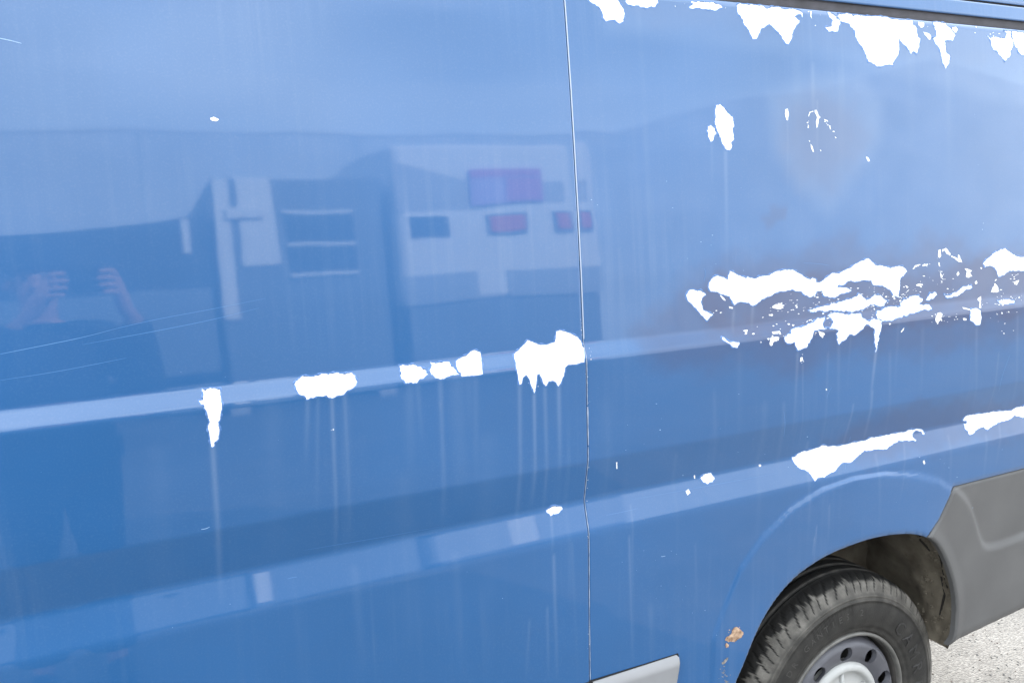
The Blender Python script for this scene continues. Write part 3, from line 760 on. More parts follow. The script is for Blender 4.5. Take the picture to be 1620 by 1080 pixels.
P(A4, [(1210,275),(1240,240),(1300,228),(1450,208),(1530,205),(1560,190),(1620,170),(1680,160),(1680,240),(1620,250),(1560,232),(1540,250),(1440,290),(1380,330),(1350,310),(1310,330),(1290,350),(1260,362),(1230,320),(1222,292),(1245,292),(1243,272),(1215,270)], 1.0)
P(A4, [(955,535),(965,528),(970,550),(962,560)], .5)
P(A4, [(317,62),(323,60),(325,70),(319,72)], .2)
P(A5, [(180,90),(215,85),(245,110),(280,160),(320,200),(330,265),(318,310),(328,380),(310,400),(308,455),(290,475),(262,465),(240,430),(220,370),(190,310),(168,230),(172,150)], .8)
P(A5, [(110,270),(130,262),(160,280),(178,330),(150,390),(130,400),(108,350),(100,310)], .9)
P(A5, [(768,125),(790,120),(798,160),(790,220),(778,215),(766,165)], .2)
P(A5, [(1020,130),(1035,130),(1055,180),(1070,195),(1055,205),(1045,270),(1035,285),(1030,230),(1040,195),(1020,150)], .3)
P(A5, [(985,420),(1000,440),(1013,490),(1003,488),(988,450)], .2)
P(A5, [(965,180),(975,150),(1005,138),(1008,145),(980,155),(968,190)], .2)
P(A5, [(1100,208),(1130,220),(1135,232),(1105,220)], .2)
P(A5, [(1143,265),(1149,268),(1158,295),(1150,295)], .2)
P(A5, [(1190,355),(1207,370),(1195,372)], .2)
P(A5, [(1458,530),(1475,535),(1490,565),(1478,572),(1465,550)], .3)
P(A5, [(960,260),(970,265),(966,285)], .1); P(A5, [(970,390),(980,395),(975,405)], .1); P(A5, [(1065,470),(1075,475),(1070,485)], .1)
P(A6, [(180,-30),(490,-30),(510,15),(560,90),(572,150),(560,220),(525,240),(470,200),(430,205),(385,218),(350,180),(350,140),(320,80),(270,40),(215,10)], .6)
P(A6, [(570,-20),(905,-20),(915,30),(885,72),(850,65),(790,82),(740,75),(700,55),(645,58),(600,40)], .8)
P(A6, [(1235,75),(1270,45),(1250,20),(1340,18),(1480,25),(1530,44),(1578,75),(1510,110),(1450,98),(1400,92),(1340,80),(1290,85),(1245,88)], 1.1)
P(A6, [(1085,62),(1095,62),(1092,75)], .2)
P(A7, [(105,50),(130,38),(250,48),(370,62),(410,95),(450,75),(520,74),(560,95),(620,100),(670,92),(740,110),(775,140),(775,180),(755,145),(720,150),(690,175),(745,210),(735,240),(680,310),(660,400),(630,455),(595,440),(565,380),(500,310),(460,265),(430,245),(390,275),(360,290),(330,340),(300,400),(265,402),(235,340),(210,290),(170,240),(165,200),(115,140),(105,90)], .7)
P(A7, [(850,120),(868,120),(862,165),(875,205),(855,170)], .2)
P(A7, [(900,260),(912,262),(905,270)], .1)
P(A7, [(1030,127),(1060,130),(1110,170),(1120,195),(1160,215),(1160,250),(1140,280),(1135,325),(1070,320),(1040,325),(1000,285),(1060,280),(1080,260),(1080,200),(1045,160)], 1.0)
PATCH.append((Z(*A7, [(1145,180),(1140,144),(1240,144),(1290,168),(1340,155),(1400,168),(1450,170),(1600,178)]) + Z(*A8, [(240,208),(430,220),(430,260),(480,310),(480,400),(510,420),(500,500),(470,580),(440,540),(410,580),(395,540),(340,480),(290,410),(285,480),(270,600),(235,640),(220,695),(150,690),(50,712),(0,675)]) + Z(*A7, [(1445,635),(1430,570),(1380,480),(1335,410),(1310,320),(1250,240),(1160,215)]), .8))
P(A8, [(490,237),(550,245),(550,285),(515,300),(490,270)], .7)
P(A8, [(540,340),(600,360),(625,390),(615,430),(590,410),(560,375)], .5)
P(A8, [(650,242),(780,252),(810,290),(850,330),(880,370),(860,435),(770,440),(785,500),(785,560),(830,610),(820,660),(780,738),(755,690),(735,600),(715,520),(690,480),(645,405),(685,390),(670,310)], .9)
P(A8, [(850,300),(890,290),(912,320),(895,350),(865,345)], .5)
P(A8, [(1098,288),(1116,288),(1112,300)], .2)
P(A8, [(1225,380),(1270,405),(1330,400),(1390,410),(1425,405),(1440,360),(1400,330),(1478,340),(1478,390),(1505,470),(1475,540),(1470,600),(1410,660),(1385,620),(1345,560),(1290,530),(1270,480),(1250,420)], .9)
P(A8, [(1486,336),(1700,365),(1700,600),(1640,590),(1600,590),(1560,560),(1545,510),(1520,480),(1500,430)], .9)
P(C_, [(30,465),(55,430),(90,420),(125,435),(155,428),(185,450),(198,465),(165,490),(155,520),(170,560),(175,600),(230,622),(258,632),(235,650),(205,688),(180,655),(130,600),(75,540),(40,505)], .5)
O = 1458
P(C_, [(222,390),(240,345),(260,315),(300,300),(345,315),(385,340),(405,262),(450,285),(500,310),(540,325),(550,312),(625,328),(650,310),(750,292),(790,270),(870,252),(940,252),(990,280),(1040,315),(1090,340),(1110,320),(1135,330),(1140,358),(1165,362),(1220,320),(1280,278),(1330,285),(1390,255),(1440,225),
       (O+60,180),(O+115,155),(O+150,175),(O+190,215),(O+240,218),(O+320,238),(O+360,225),(O+410,222),(O+450,250),(O+455,270),(O+430,300),(O+400,320),(O+395,400),(O+385,485),(O+340,470),(O+310,420),(O+250,385),(O+170,380),(O+155,340),(O+90,335),(O,350),
       (1410,345),(1385,375),(1330,380),(1320,400),(1400,405),(1440,425),(1410,445),(1340,460),(1290,488),(1200,470),(1195,430),(1140,440),(1125,470),(1085,485),(1040,465),(1020,440),(960,430),(930,420),(880,435),(800,445),(740,480),(680,500),(600,560),(560,530),(490,525),(440,552),(405,480),(360,470),(330,460),(300,440),(240,435),(225,410)], .8)
P(C_, [(1070,598),(1110,590),(1200,565),(1290,540),(1380,520),(1458,490),(O+40,455),(O+80,490),(O+110,510),(O+160,485),(O+210,465),(O+250,490),(O+300,520),(O+260,560),(O+220,560),(O+180,545),(O+120,565),(O+60,590),(O,610),(1380,610),(1300,600),(1200,608),(1110,612)], 1.8)
P(C_, [(870,825),(920,800),(925,770),(980,745),(1050,730),(1100,705),(1150,665),(1215,650),(1205,690),(1200,745),(1260,745),(1290,690),(1240,640),(1300,615),(1360,625),(1458,630),(O+60,625),(O+90,670),(O+140,695),(O+180,670),(O+240,685),(O+235,760),(O+205,880),(O+190,955),(O+185,860),(O+175,750),(O+150,740),(O+110,715),(O+80,760),(O,810),(1430,800),(1400,830),(1340,892),(1315,850),(1310,800),(1330,765),(1270,752),(1200,760),(1120,770),(1115,800),(1085,860),(1060,915),(985,938),(965,870),(900,880),(875,860)], 1.2)
P(D_, [(200,610),(260,580),(400,570),(400,540),(430,500),(480,480),(560,470),(590,500),(560,540),(640,550),(670,590),(600,590),(470,630),(380,660),(290,685),(230,680)], 1.8)
P(D_, [(620,510),(650,450),(700,445),(715,465),(680,500),(640,512)], 1.2)
P(D_, [(770,460),(840,465),(890,435),(930,400),(1010,385),(1015,400),(940,435),(890,475),(840,485),(790,485)], 1.2)
P(D_, [(725,85),(745,80),(750,130),(735,152),(722,140)], .4); P(D_, [(758,80),(790,65),(830,115),(825,132),(790,110),(775,85),(762,100)], .5)
P(D_, [(835,130),(890,160),(895,120),(910,140),(930,190),(900,185),(860,155),(838,145)], .5); P(D_, [(950,240),(1015,255),(995,275),(1015,305),(985,320),(960,305),(970,265)], .8)
P(D_, [(1110,205),(1130,165),(1215,95),(1235,95),(1295,68),(1340,105),(1400,138),(1480,145),(1560,150),(1560,262),(1458,262),(1380,262),(1330,260),(1290,295),(1240,312),(1228,270),(1200,228),(1150,220),(1120,230)], .9)
P(D_, [(720,620),(745,615),(760,635),(735,690),(718,718),(700,680),(705,650)], .5)
P(D_, [(1000,590),(1050,580),(1085,600),(1095,660),(1080,720),(1040,720),(1025,695),(998,685)], .5)
P(D_, [(930,570),(998,588),(995,597),(940,585)], .2); P(D_, [(1060,500),(1090,478),(1088,530),(1092,578),(1075,578),(1080,530),(1065,515)], .5)
P(D_, [(1175,445),(1190,400),(1215,370),(1235,400),(1245,435),(1200,445)], .7); P(D_, [(1370,355),(1415,340),(1395,385),(1375,375)], .6)
P(D_, [(935,665),(965,668),(965,685),(940,683)], .3); P(D_, [(405,780),(435,745),(430,765),(410,788)], .3); P(D_, [(300,705),(322,712),(310,725)], .3)
P(D_, [(1225,515),(1280,510),(1370,512),(1375,530),(1310,545),(1250,535)], 1.5); P(D_, [(880,285),(895,265),(905,290),(890,305)], .4); P(D_, [(1035,360),(1050,342),(1058,365),(1042,375)], .3)
P(D_, [(440,385),(470,400),(455,412)], .5); P(D_, [(535,380),(570,370),(595,380),(560,395)], .7); P(D_, [(505,245),(525,215),(570,205),(572,212),(530,225),(512,248)], .4); P(D_, [(585,212),(635,200),(638,207),(590,222)], .5)
P(D_, [(725,190),(735,190),(740,225),(730,220)], .2); P(D_, [(740,255),(750,290),(762,310),(748,325),(742,290)], .3); P(D_, [(745,340),(762,362),(752,360)], .2); P(D_, [(1082,235),(1098,232),(1094,248)], .3)
P(C_, [(760,575),(800,545),(850,530),(860,575),(835,590),(790,582)], 1.6); P(C_, [(735,632),(772,632),(765,648),(740,645)], .5); P(C_, [(675,660),(695,652),(685,663)], .3)
P(C_, [(512,770),(555,765),(550,795),(530,802),(540,782)], .5); P(C_, [(330,822),(350,828),(400,870),(480,870),(485,885),(470,915),(430,910),(410,890),(370,865),(340,845)], .5); P(C_, [(760,785),(830,775),(838,790),(770,800)], .5)
P(C_, [(715,838),(740,835),(735,855)], .3); P(C_, [(750,835),(790,825),(825,830),(820,855),(780,865),(755,905),(742,885)], .6); P(C_, [(1160,780),(1195,785),(1215,805),(1195,835),(1170,810)], .9); P(C_, [(1005,1000),(1025,1000),(1020,1030),(1005,1040)], .4)
P(C_, [(395,565),(430,575),(425,585),(400,582)], .3); P(C_, [(300,440),(340,480),(370,515),(355,515),(320,475)], .4); P(C_, [(665,862),(675,870),(665,880)], .2)
P((0, 0, 1), [(332,187),(338,185),(346,189),(343,192),(335,191)], .4)

def area(Q):
    return abs(sum(Q[i][0]*Q[(i+1) % len(Q)][1]-Q[(i+1) % len(Q)][0]*Q[i][1] for i in range(len(Q))))/2
zcrease = [CZ-.822, CZ-.750, CZ-.742, CZ-.640, CZ-.392, CZ-.385, CZ-.350]
def flake_patch(name, poly, m, parent, lift=.00045, curl=True, seed=0):
    """poly: px contour already jagged"""
    Q = hits(poly)
    # drop near duplicates
    C = [Q[0]]
    for q in Q[1:]:
        if math.hypot(q[0]-C[-1][0], q[1]-C[-1][1]) > .0003: C.append(q)
    if math.hypot(C[0][0]-C[-1][0], C[0][1]-C[-1][1]) < .0005: C.pop()
    if len(C) < 3: return None
    xs = [c[0] for c in C]; zs_ = [c[1] for c in C]
    n = len(C); pts = list(C)
    gx = np.arange(min(xs), max(xs), .009); gzz = np.arange(min(zs_), max(zs_), .0045)
    G = np.array([(a, b) for a in gx for b in gzz]) if len(gx) and len(gzz) else np.zeros((0, 2))
    if len(G):
        d, _, _ = contour_dist(G[:, 0], G[:, 1], C); G = G[d > .002]; pts += [tuple(q) for q in G]
    res = delaunay_2d_cdt([Vector(p) for p in pts], [(i, (i+1) % n) for i in range(n)], [], 2, 1e-7)
    vo, fo = res[0], res[2]
    if not fo: return None
    vx = np.array([p.x for p in vo]); vz = np.array([p.y for p in vo]); vy = Ysurf(vx, vz)-lift
    V = np.stack([vx, vy, vz], 1).tolist(); F = [tuple(q) for q in fo]; mi = [0]*len(F)
    if curl and n > 12:
        # thin broken edge of the blue coat standing round the bare patch
        rr = random.Random(seed); A = np.array(C); nb = np.roll(A, 1, 0); nf = np.roll(A, -1, 0); t = nf-nb
        t /= np.linalg.norm(t, axis=1)[:, None]+1e-9; sg = 1 if sum(C[i][0]*C[(i+1) % n][1]-C[(i+1) % n][0]*C[i][1] for i in range(n)) > 0 else -1
        nr = np.stack([t[:, 1], -t[:, 0]], 1)*sg
        h = np.array([.0009+.0028*max(0, math.sin(i*.21+seed)+.2*rr.random()-.55) for i in range(n)])
        wd = .0016+h*1.1
        b = len(V); inn = A; out = A+nr*wd[:, None]
        yi = Ysurf(inn[:, 0], inn[:, 1]); yo = Ysurf(out[:, 0], out[:, 1])
        V += np.stack([inn[:, 0], yi-.0003, inn[:, 1]], 1).tolist()
        V += np.stack([inn[:, 0]+nr[:, 0]*.0002, yi-h, inn[:, 1]+nr[:, 1]*.0002], 1).tolist()
        V += np.stack([out[:, 0], yo+.0001, out[:, 1]], 1).tolist()
        for lo in (0, 1):
            F += [(b+lo*n+i, b+lo*n+(i+1) % n, b+(lo+1)*n+(i+1) % n, b+(lo+1)*n+i) for i in range(n)]; mi += [1]*n
    return mesh(name, V, F, m, parent, smooth=True, mats=[m, M['flake']], midx=mi)
for i, (poly, amp) in enumerate(PATCH):
    cxp = sum(p[0] for p in poly)/len(poly); A = area(poly)
    par = door if cxp < 925 else quarter
    it = 5 if A > 300 else 3
    q = fract(poly, amp*1.25, it, seed=i+3)
    flake_patch('bare_patch', [tuple(a) for a in q], M['primer'], par, curl=A > 120, seed=i)

# crumbs of bare primer round the big patch (too small to count)
def crumbs(seed, clusters, parent, name, m=None, smin=.5, smax=1.6):
    rr = random.Random(seed); V = []; F = []
    for (x0, y0, x1, y1, n, sp) in clusters:
        for _ in range(int(n*.62)):
            t = rr.random(); px = x0+(x1-x0)*t+rr.gauss(0, sp); py = y0+(y1-y0)*t+rr.gauss(0, sp*.7)
            s = rr.uniform(smin, smax)*(1 if rr.random() < .85 else 1.6)
            k = rr.randint(5, 8); a0 = rr.random()*6; st = rr.uniform(.3, .8)
            pts = hits([(px+s*math.cos(a0+2*math.pi*j/k)*rr.uniform(.6, 1.1), py+s*st*math.sin(a0+2*math.pi*j/k)*rr.uniform(.4, 1.25)) for j in range(k)])
            b = len(V); V += [(p[0], float(Ysurf(p[0], p[1]))-.0004, p[1]) for p in pts]; F.append(tuple(range(b, b+k)))
    return tag(mesh(name, V, F, m or M['primer'], parent, smooth=False), kind='stuff')
crumbs(5, [(1245,490,1470,465,90,7),(1250,475,1440,450,60,7),(1195,520,1330,500,34,5),(1205,535,1300,525,26,4),(1395,475,1440,465,55,6),(1430,455,1500,440,26,6),(1495,465,1545,450,26,4),(1330,490,1400,478,50,6),(1220,488,1240,484,26,4),
           (1480,500,1500,512,20,5),(1575,480,1620,470,36,5),(1580,500,1600,490,20,6),(1500,500,1515,500,10,3),(1268,560,1270,575,12,2),(1582,508,1590,520,10,5),(1550,480,1590,460,14,6),(1570,445,1580,440,8,4),(1600,445,1612,435,14,4),
           (1445,422,1472,418,16,2),(1483,410,1492,448,14,1.5),(1160,445,1175,470,10,2),(1130,492,1145,494,8,3),(1300,500,1400,490,30,5),(1370,480,1400,500,22,6),(1215,535,1260,530,14,5),(1480,500,1495,496,12,3),
           (1280,178,1278,210,10,1),(1296,180,1322,212,12,1.5),(1180,10,1560,52,30,4),(1060,4,1150,14,14,3),(1566,52,1590,56,12,3),(1320,30,1340,28,12,3)], quarter, 'paint_crumbs')
crumbs(6, [(918,500,933,640,26,1.2),(931,640,932,1078,22,1.5),(930,550,936,570,8,2),(525,665,527,700,4,1),(470,605,560,625,18,6),(634,580,645,605,8,2),(820,605,880,612,6,3)], door, 'paint_crumbs', smin=.3, smax=.9)
crumbs(8, [(300,500,900,1000,14,60),(0,700,300,1000,6,60)], door, 'dust_specks', M['scratch'], .3, .8)
crumbs(9, [(960,650,1450,760,40,50),(1000,850,1140,1020,24,30),(960,250,1150,420,24,60),(1300,720,1600,760,14,20),(1500,150,1620,400,10,30)], quarter, 'dust_specks', M['scratch'], .3, .9)

# scratches: hair-thin lines
def scratch(pts, wd, parent, m=None):
    c = open_resample(open_smooth(hits(pts), 2), .01); V = []; F = []
    for i, p in enumerate(c):
        a = np.array(c[max(0, i-1)]); b = np.array(c[min(len(c)-1, i+1)]); t = (b-a)/np.linalg.norm(b-a); n_ = np.array([-t[1], t[0]])
        ww = wd*math.sin(math.pi*(i+.5)/len(c))**.5
        for s in (-.5, .5):
            q = np.array(p)+n_*s*ww; V.append((q[0], float(Ysurf(q[0], q[1]))-.00025, q[1]))
        if i: F.append((2*i-2, 2*i-1, 2*i+1, 2*i))
    return mesh('scratch', V, F, m or M['scratch'], parent)
M['mid'] = mat('pale_scratch', (.09, .22, .45), .5)
M['faint'] = mat('faint_scratch', (.055, .165, .37), .5)
scratch([(-10, 562), (60, 548), (130, 534), (190, 518)], .0011, door, M['mid'])
scratch([(120, 536), (230, 508), (330, 490), (420, 472)], .0010, door, M['faint'])
scratch([(130, 545), (250, 523), (340, 505), (410, 487)], .0012, door, M['faint'])
scratch([(-5, 602), (90, 588), (200, 566)], .0011, door, M['faint'])
scratch([(-5, 60), (15, 64), (34, 69)], .0012, door)
scratch([(318, 837), (325, 836), (332, 833)], .0010, door)
scratch([(455, 915), (462, 913), (470, 912)], .0009, door, M['faint'])
scratch([(1271, 416), (1295, 417), (1312, 420)], .0008, quarter, M['faint'])
scratch([(1114, 424), (1117, 430), (1114, 445)], .0010, quarter, M['faint'])
scratch([(1046, 880), (1049, 880), (1053, 879)], .0012, quarter)
scratch([(960, 815), (980, 811), (1010, 804)], .0008, quarter, M['flake'])
scratch([(1240, 650), (1242, 665), (1240, 690)], .0010, quarter, M['faint'])
scratch([(1316, 612), (1310, 622), (1308, 630)], .0010, quarter, M['faint'])
scratch([(1580, 620), (1583, 600), (1598, 560)], .0012, quarter, M['faint'])
scratch([(1337, 742), (1340, 715), (1346, 690)], .0012, quarter, M['faint'])
scratch([(1000, 790), (1100, 772), (1230, 748)], .0007, quarter, M['faint'])
scratch([(480, 870), (600, 850), (700, 832)], .0007, door, M['faint'])

# rust scabs
def blob(name, pts, m, amp=1.5, seed=1, lift=.0012):
    flake_patch(name, [tuple(a) for a in fract(pts, amp, 3, seed)], m, quarter, lift=lift, curl=False)
blob('rust_scab', Z(900, 960, 5.4, [(1390,175),(1410,160),(1440,170),(1478,205),(1470,230),(1430,265),(1400,290),(1380,285),(1350,290),(1320,270),(1345,240),(1375,215)]), M['rust'], 1.8, 4)
blob('rust_scab', Z(900, 960, 5.4, [(1320,310),(1335,295),(1358,310),(1352,332),(1330,338)]), M['rust'], 1., 5)
blob('rust_scab', Z(900, 960, 5.4, [(1335,420),(1355,415),(1345,440),(1325,465),(1300,480),(1295,460),(1310,450)]), M['rustdark'], 1., 6)
crumbs(12, [(1143,1052,1146,1080,30,2.4),(1138,1072,1150,1060,16,4)], quarter, 'rust_crumbs', M['rustdark'], .6, 1.5)
crumbs(13, [(1148,1000,1170,990,16,3),(1146,1012,1150,1020,6,2)], quarter, 'rust_crumbs', M['rust'], .5, 1.3)

# mud cracks and clods inside the arch
def mudline(pts, w0):
    # lies on the tunnel: (arc fraction along arch, depth)
    V = []; F = []
    return
mm = MB()
def tun(fi, dy):
    i = min(nL-1, max(0, int(fi*(nL-1)))); j = min(range(k_d), key=lambda q: abs(dys[q]-dy)); return Vector(liner.data.vertices[i*k_d+j].co)
k_d = len(dys)
rr = random.Random(3)
bmc = bmesh.new()
for _ in range(240):
    fi = rr.uniform(.55, .98); dy = rr.choice(dys[1:13]); p = tun(fi, dy)
    s = rr.uniform(.002, .007)
    r_ = bmesh.ops.create_icosphere(bmc, subdivisions=1, radius=s); 
    bmesh.ops.scale(bmc, vec=(1, rr.uniform(.7, 1.8), rr.uniform(.7, 1.6)), verts=r_['verts']); bmesh.ops.translate(bmc, vec=p, verts=r_['verts'])
me = bpy.data.meshes.new('mud_clods'); bmc.to_mesh(me); bmc.free(); me.materials.append(M['liner']); tag(link('mud_clods', me, van), kind='stuff')
for path in ([(.70, .06), (.74, .07), (.78, .075), (.81, .09), (.84, .08)], [(.80, .03), (.84, .035), (.87, .05), (.90, .045)], [(.72, .03), (.73, .04)], [(.88, .07), (.91, .06), (.95, .065)]):
    b = MB()
    for p0, p1 in zip(path[:-1], path[1:]): b.tube(tun(*p0), tun(*p1), .0045, .0035, 6)
    b.build('mud_crack', M['mud'], van)

# ------------------------------------------------------------------ loose stones on the asphalt
bm = bmesh.new(); rr = random.Random(9)
base = []
for _ in range(5):
    t = bmesh.new(); bmesh.ops.create_icosphere(t, subdivisions=1, radius=1)
    for v_ in t.verts: v_.co *= rr.uniform(.7, 1.2); v_.co.z *= .6
    base.append(([v_.co.copy() for v_ in t.verts], [[q.index for q in f_.verts] for f_ in t.faces])); t.free()
V = []; F = []; mi = []
for _ in range(5000):
    x = rr.uniform(2.2, 5.6); y = rr.uniform(1.2, 4.2); s = rr.choice([.0022, .003, .004, .0055, .0032]) * rr.uniform(.7, 1.2)
    vs, fs = base[rr.randint(0, 4)]; a = rr.random()*6.28; c, s_ = math.cos(a), math.sin(a); b = len(V)
    V += [(x+s*(q.x*c-q.y*s_), y+s*(q.x*s_+q.y*c), GZ+s*.35+s*q.z) for q in vs]; F += [tuple(b+i for i in q) for q in fs]; mi += [rr.choice([0, 0, 1, 2])]*len(fs)
st = mesh('loose_grit', V, F, None, smooth=False, mats=[mat('grit_pale', (.24, .23, .215), .9), mat('grit_grey', (.14, .135, .13), .9), mat('grit_brown', (.12, .09, .075), .9)], midx=mi)
tag(st, 'pale loose grit scattered on the asphalt behind the rear wheel', 'grit', kind='stuff')

# ------------------------------------------------------------------ across the yard: what the paint reflects
# box truck
tx0, tx1, ty = 3.32, 5.78, -6.0
tr = thing('box_truck', ((tx0+tx1)/2, -9, GZ), 'white box truck with magenta sign and red lamps, mirrored in the blue paint', 'truck')
MB().box(tx0, tx1, -12.5, ty, 1.50, 4.15, .10).build('cargo_box', M['white'], tr)
MB().box(tx0+.01, tx0+.95, ty, ty+.02, 1.52, 2.16, .005).build('lower_panel', M['pale2'], tr)
MB().box(tx0+1.35, tx1-.02, ty, ty+.02, 1.52, 2.16, .005).build('lower_panel', M['pale2'], tr)
v = [(tx0+.01, ty+.004, 3.75), (tx0+.6, ty+.004, 3.60), (tx0+1.1, ty+.004, 3.46), (tx1-.15, ty+.004, 3.46), (tx1-.15, ty+.004, 3.20), (tx0+1.1, ty+.004, 3.16), (tx0+.01, ty+.004, 3.12)]
mesh('stripe', v, [tuple(range(7))], M['pale'], tr, smooth=False)
sg = MB().box(4.28, 5.28, ty, ty+.04, 3.20, 3.62, .005).build('sign_board', M['lilac'], tr)
MB().box(4.28, 5.28, ty+.04, ty+.05, 3.52, 3.62).build('sign_band', M['magenta'], sg)
MB().box(4.75, 5.28, ty+.04, ty+.05, 3.22, 3.50).build('sign_band', M['magenta'], sg)
MB().box(3.45, 3.95, ty, ty+.02, 2.60, 3.05, .01).build('rear_window', M['glass'], tr)
for a, b in ((4.47, 5.02), (5.40, 5.66)):
    h = MB().box(a, b, ty, ty+.03, 2.60, 3.07, .01).build('lamp_housing', M['grey'], tr); MB().box(a+.04, b-.04, ty+.03, ty+.045, 2.64, 3.03, .005).build('red_lens', M['red'], h)
MB().box(tx0+.05, tx1-.05, ty-.12, ty-.02, .42, 1.50, .02).build('rear_skirt', M['grey'], tr)
MB().box(tx0+.1, tx1-.1, ty-.1, ty+.05, .25, .42, .02).build('rear_bumper', M['dark'], tr)
MB().box(tx0+.6, tx0+.75, -12.5, -6.1, .95, 1.5).box(tx1-.75, tx1-.6, -12.5, -6.1, .95, 1.5).build('chassis_rail', M['dark'], tr)
for wx in (tx0+.2, tx1-.2):
    for wy in (-7.6, -12.8): MB().tube((wx-.16, wy, .48), (wx+.16, wy, .48), .618, seg=32).build('truck_wheel', M['black'], tr)
MB().box(tx0+.1, tx1-.1, -14.6, -12.6, .7, 3.2, .15).build('cab', M['white'], tr)
# site cabin
cb = thing('site_cabin', (2.2, -7.2, GZ), 'grey site cabin with framed window and pale panel, mirrored left of the truck', 'cabin')
MB().box(1.30, 3.15, -8.6, -6.05, .25, 3.55, .02).build('wall', M['grey'], cb)
MB().box(1.31, 1.47, -6.05, -6.0, 1.53, 3.53, .01).build('corner_post', M['white'], cb)
MB().box(1.55, 1.94, -6.05, -6.01, 2.38, 3.56, .01).build('wall_panel', M['white'], cb)
MB().box(1.42, 1.82, -6.01, -5.95, 3.10, 3.22, .01).build('lamp_bracket', M['white'], cb)
wn = MB().box(2.04, 2.80, -6.05, -6.03, 2.24, 3.17).build('window', M['glass'], cb)
for zz_ in (2.24, 2.57, 3.15): MB().box(2.02, 2.80, -6.03, -6.0, zz_, zz_+.035).build('window_bar', M['white'], wn)
MB().box(1.25, 3.2, -8.65, -6.0, .12, .25).build('base_frame', M['dark'], cb)
for bx_ in (1.3, 3.0):
    for by_ in (-8.5, -6.3): MB().box(bx_, bx_+.2, by_, by_+.2, GZ, .12).build('foot_block', M['pale'], cb)
# covered trailer
tl = thing('covered_trailer', (-1.4, -7.2, GZ), 'grey trailer under a dark tarpaulin, mirrored behind the photographer', 'trailer')
MB().box(-4.0, 1.22, -8.5, -6.0, 1.0, 2.20, .03).build('trailer_body', M['grey'], tl)
mesh('tarpaulin', [(-4, -6, 2.2), (1.24, -6, 2.2), (1.24, -6, 3.18), (-.2, -6, 3.0), (-4, -6, 2.9), (-4, -8.5, 2.2), (1.24, -8.5, 2.2), (1.24, -8.5, 3.18), (-.2, -8.5, 3.0), (-4, -8.5, 2.9)],
     [(0, 1, 2, 3, 4), (9, 8, 7, 6, 5), (4, 3, 8, 9), (3, 2, 7, 8), (1, 6, 7, 2), (0, 4, 9, 5)], M['tarp'], tl, smooth=False)
MB().box(.96, 1.04, -6.0, -5.96, 2.55, 3.12, .01).build('glint_bar', M['white'], tl)  # white bar standing in for a bright glint, not a real post
MB().box(-3.9, 1.1, -8.0, -6.4, .75, 1.0).build('chassis', M['dark'], tl)
for wx in (-2.6, -1.5):
    for wy in (-8.3, -6.25): MB().tube((wx, wy-.14, .47), (wx, wy+.14, .47), .608, seg=32).build('trailer_wheel', M['black'], tl)
# long building behind
bd = thing('depot_building', (2, -18, GZ), 'long low grey depot building across the yard, seen only mirrored in the paint', 'building')
MB().box(-25, 11.4, -30, -14, GZ, 6.4).build('wall', M['wall'], bd)
MB().box(-25, 11.4, -30, -14, 6.4, 6.46).build('roof_edge', M['pale2'], bd)
for i in range(8):
    x = -24+i*4.2
    MB().box(x, x+.05, -14.0, -13.97, GZ, 6.4).build('wall_joint', M['wall'], bd)
MB().box(-6.5, -3.2, -14.0, -13.95, GZ, 3.6).build('roller_door', M['pale'], bd)

b2 = thing('backdrop', (24, -20, GZ), 'taller pale warehouse with sloping top, added for the cloud edge mirrored in the rear side panel', 'backdrop')  # added block, a darker mass below the mirrored cloud edge
mesh('wall', [(11.4, -14, GZ), (46, -14, GZ), (46, -14, 6.0), (24, -14, 9.4), (11.4, -14, 6.46), (11.4, -15.2, GZ), (46, -15.2, GZ), (46, -15.2, 6.0), (24, -15.2, 9.4), (11.4, -15.2, 6.46)], [(0, 1, 2, 3, 4), (9, 8, 7, 6, 5), (4, 3, 8, 9), (3, 2, 7, 8), (1, 6, 7, 2), (0, 4, 9, 5)], M['wall'], b2, smooth=False)
MB().box(13, 16, -14.02, -13.98, GZ, 3.2).build('loading_door', M['wall'], b2)
# ------------------------------------------------------------------ drawing units -> metres, ground to z = 0
for o in list(COL.objects):
    if o.parent is not None: continue
    if o.type == 'CAMERA': o.location = Vector((0, 0, (CZ-GZ)*UNIT)); continue
    if o.type == 'LIGHT': continue
    if o.type == 'EMPTY':
        o.location = Vector((o.location.x*UNIT, o.location.y*UNIT, (o.location.z-GZ)*UNIT)); o.scale = (UNIT,)*3
    else:
        o.location = (0, 0, -GZ*UNIT); o.scale = (UNIT,)*3
EYE = (CZ-GZ)*UNIT

# ------------------------------------------------------------------ the photographer
def skin_mesh(name, nodes, edges, m, parent, sub=1, rootv=0):
    me = bpy.data.meshes.new(name); me.from_pydata([n_[0] for n_ in nodes], edges, [])
    o = bpy.data.objects.new(name, me); COL.objects.link(o)
    md = o.modifiers.new('s', 'SKIN'); md.use_smooth_shade = True
    for i, n_ in enumerate(nodes):
        r = n_[1]; me.skin_vertices[0].data[i].radius = (r, r) if not isinstance(r, tuple) else r
    me.skin_vertices[0].data[rootv].use_root = True
    sb = o.modifiers.new('u', 'SUBSURF'); sb.levels = sub; sb.render_levels = sub
    dg = bpy.context.evaluated_depsgraph_get(); em = bpy.data.meshes.new_from_object(o.evaluated_get(dg))
    bpy.data.objects.remove(o); em.materials.clear(); em.materials.append(m); em.name = name
    em.polygons.foreach_set('use_smooth', [True]*len(em.polygons))
    return link(name, em, parent)
bx, by = -.13, -.40
pr = thing('person', (bx, by, 0), 'photographer in a dark jacket holding up a camera, mirrored in the blue door', 'person')
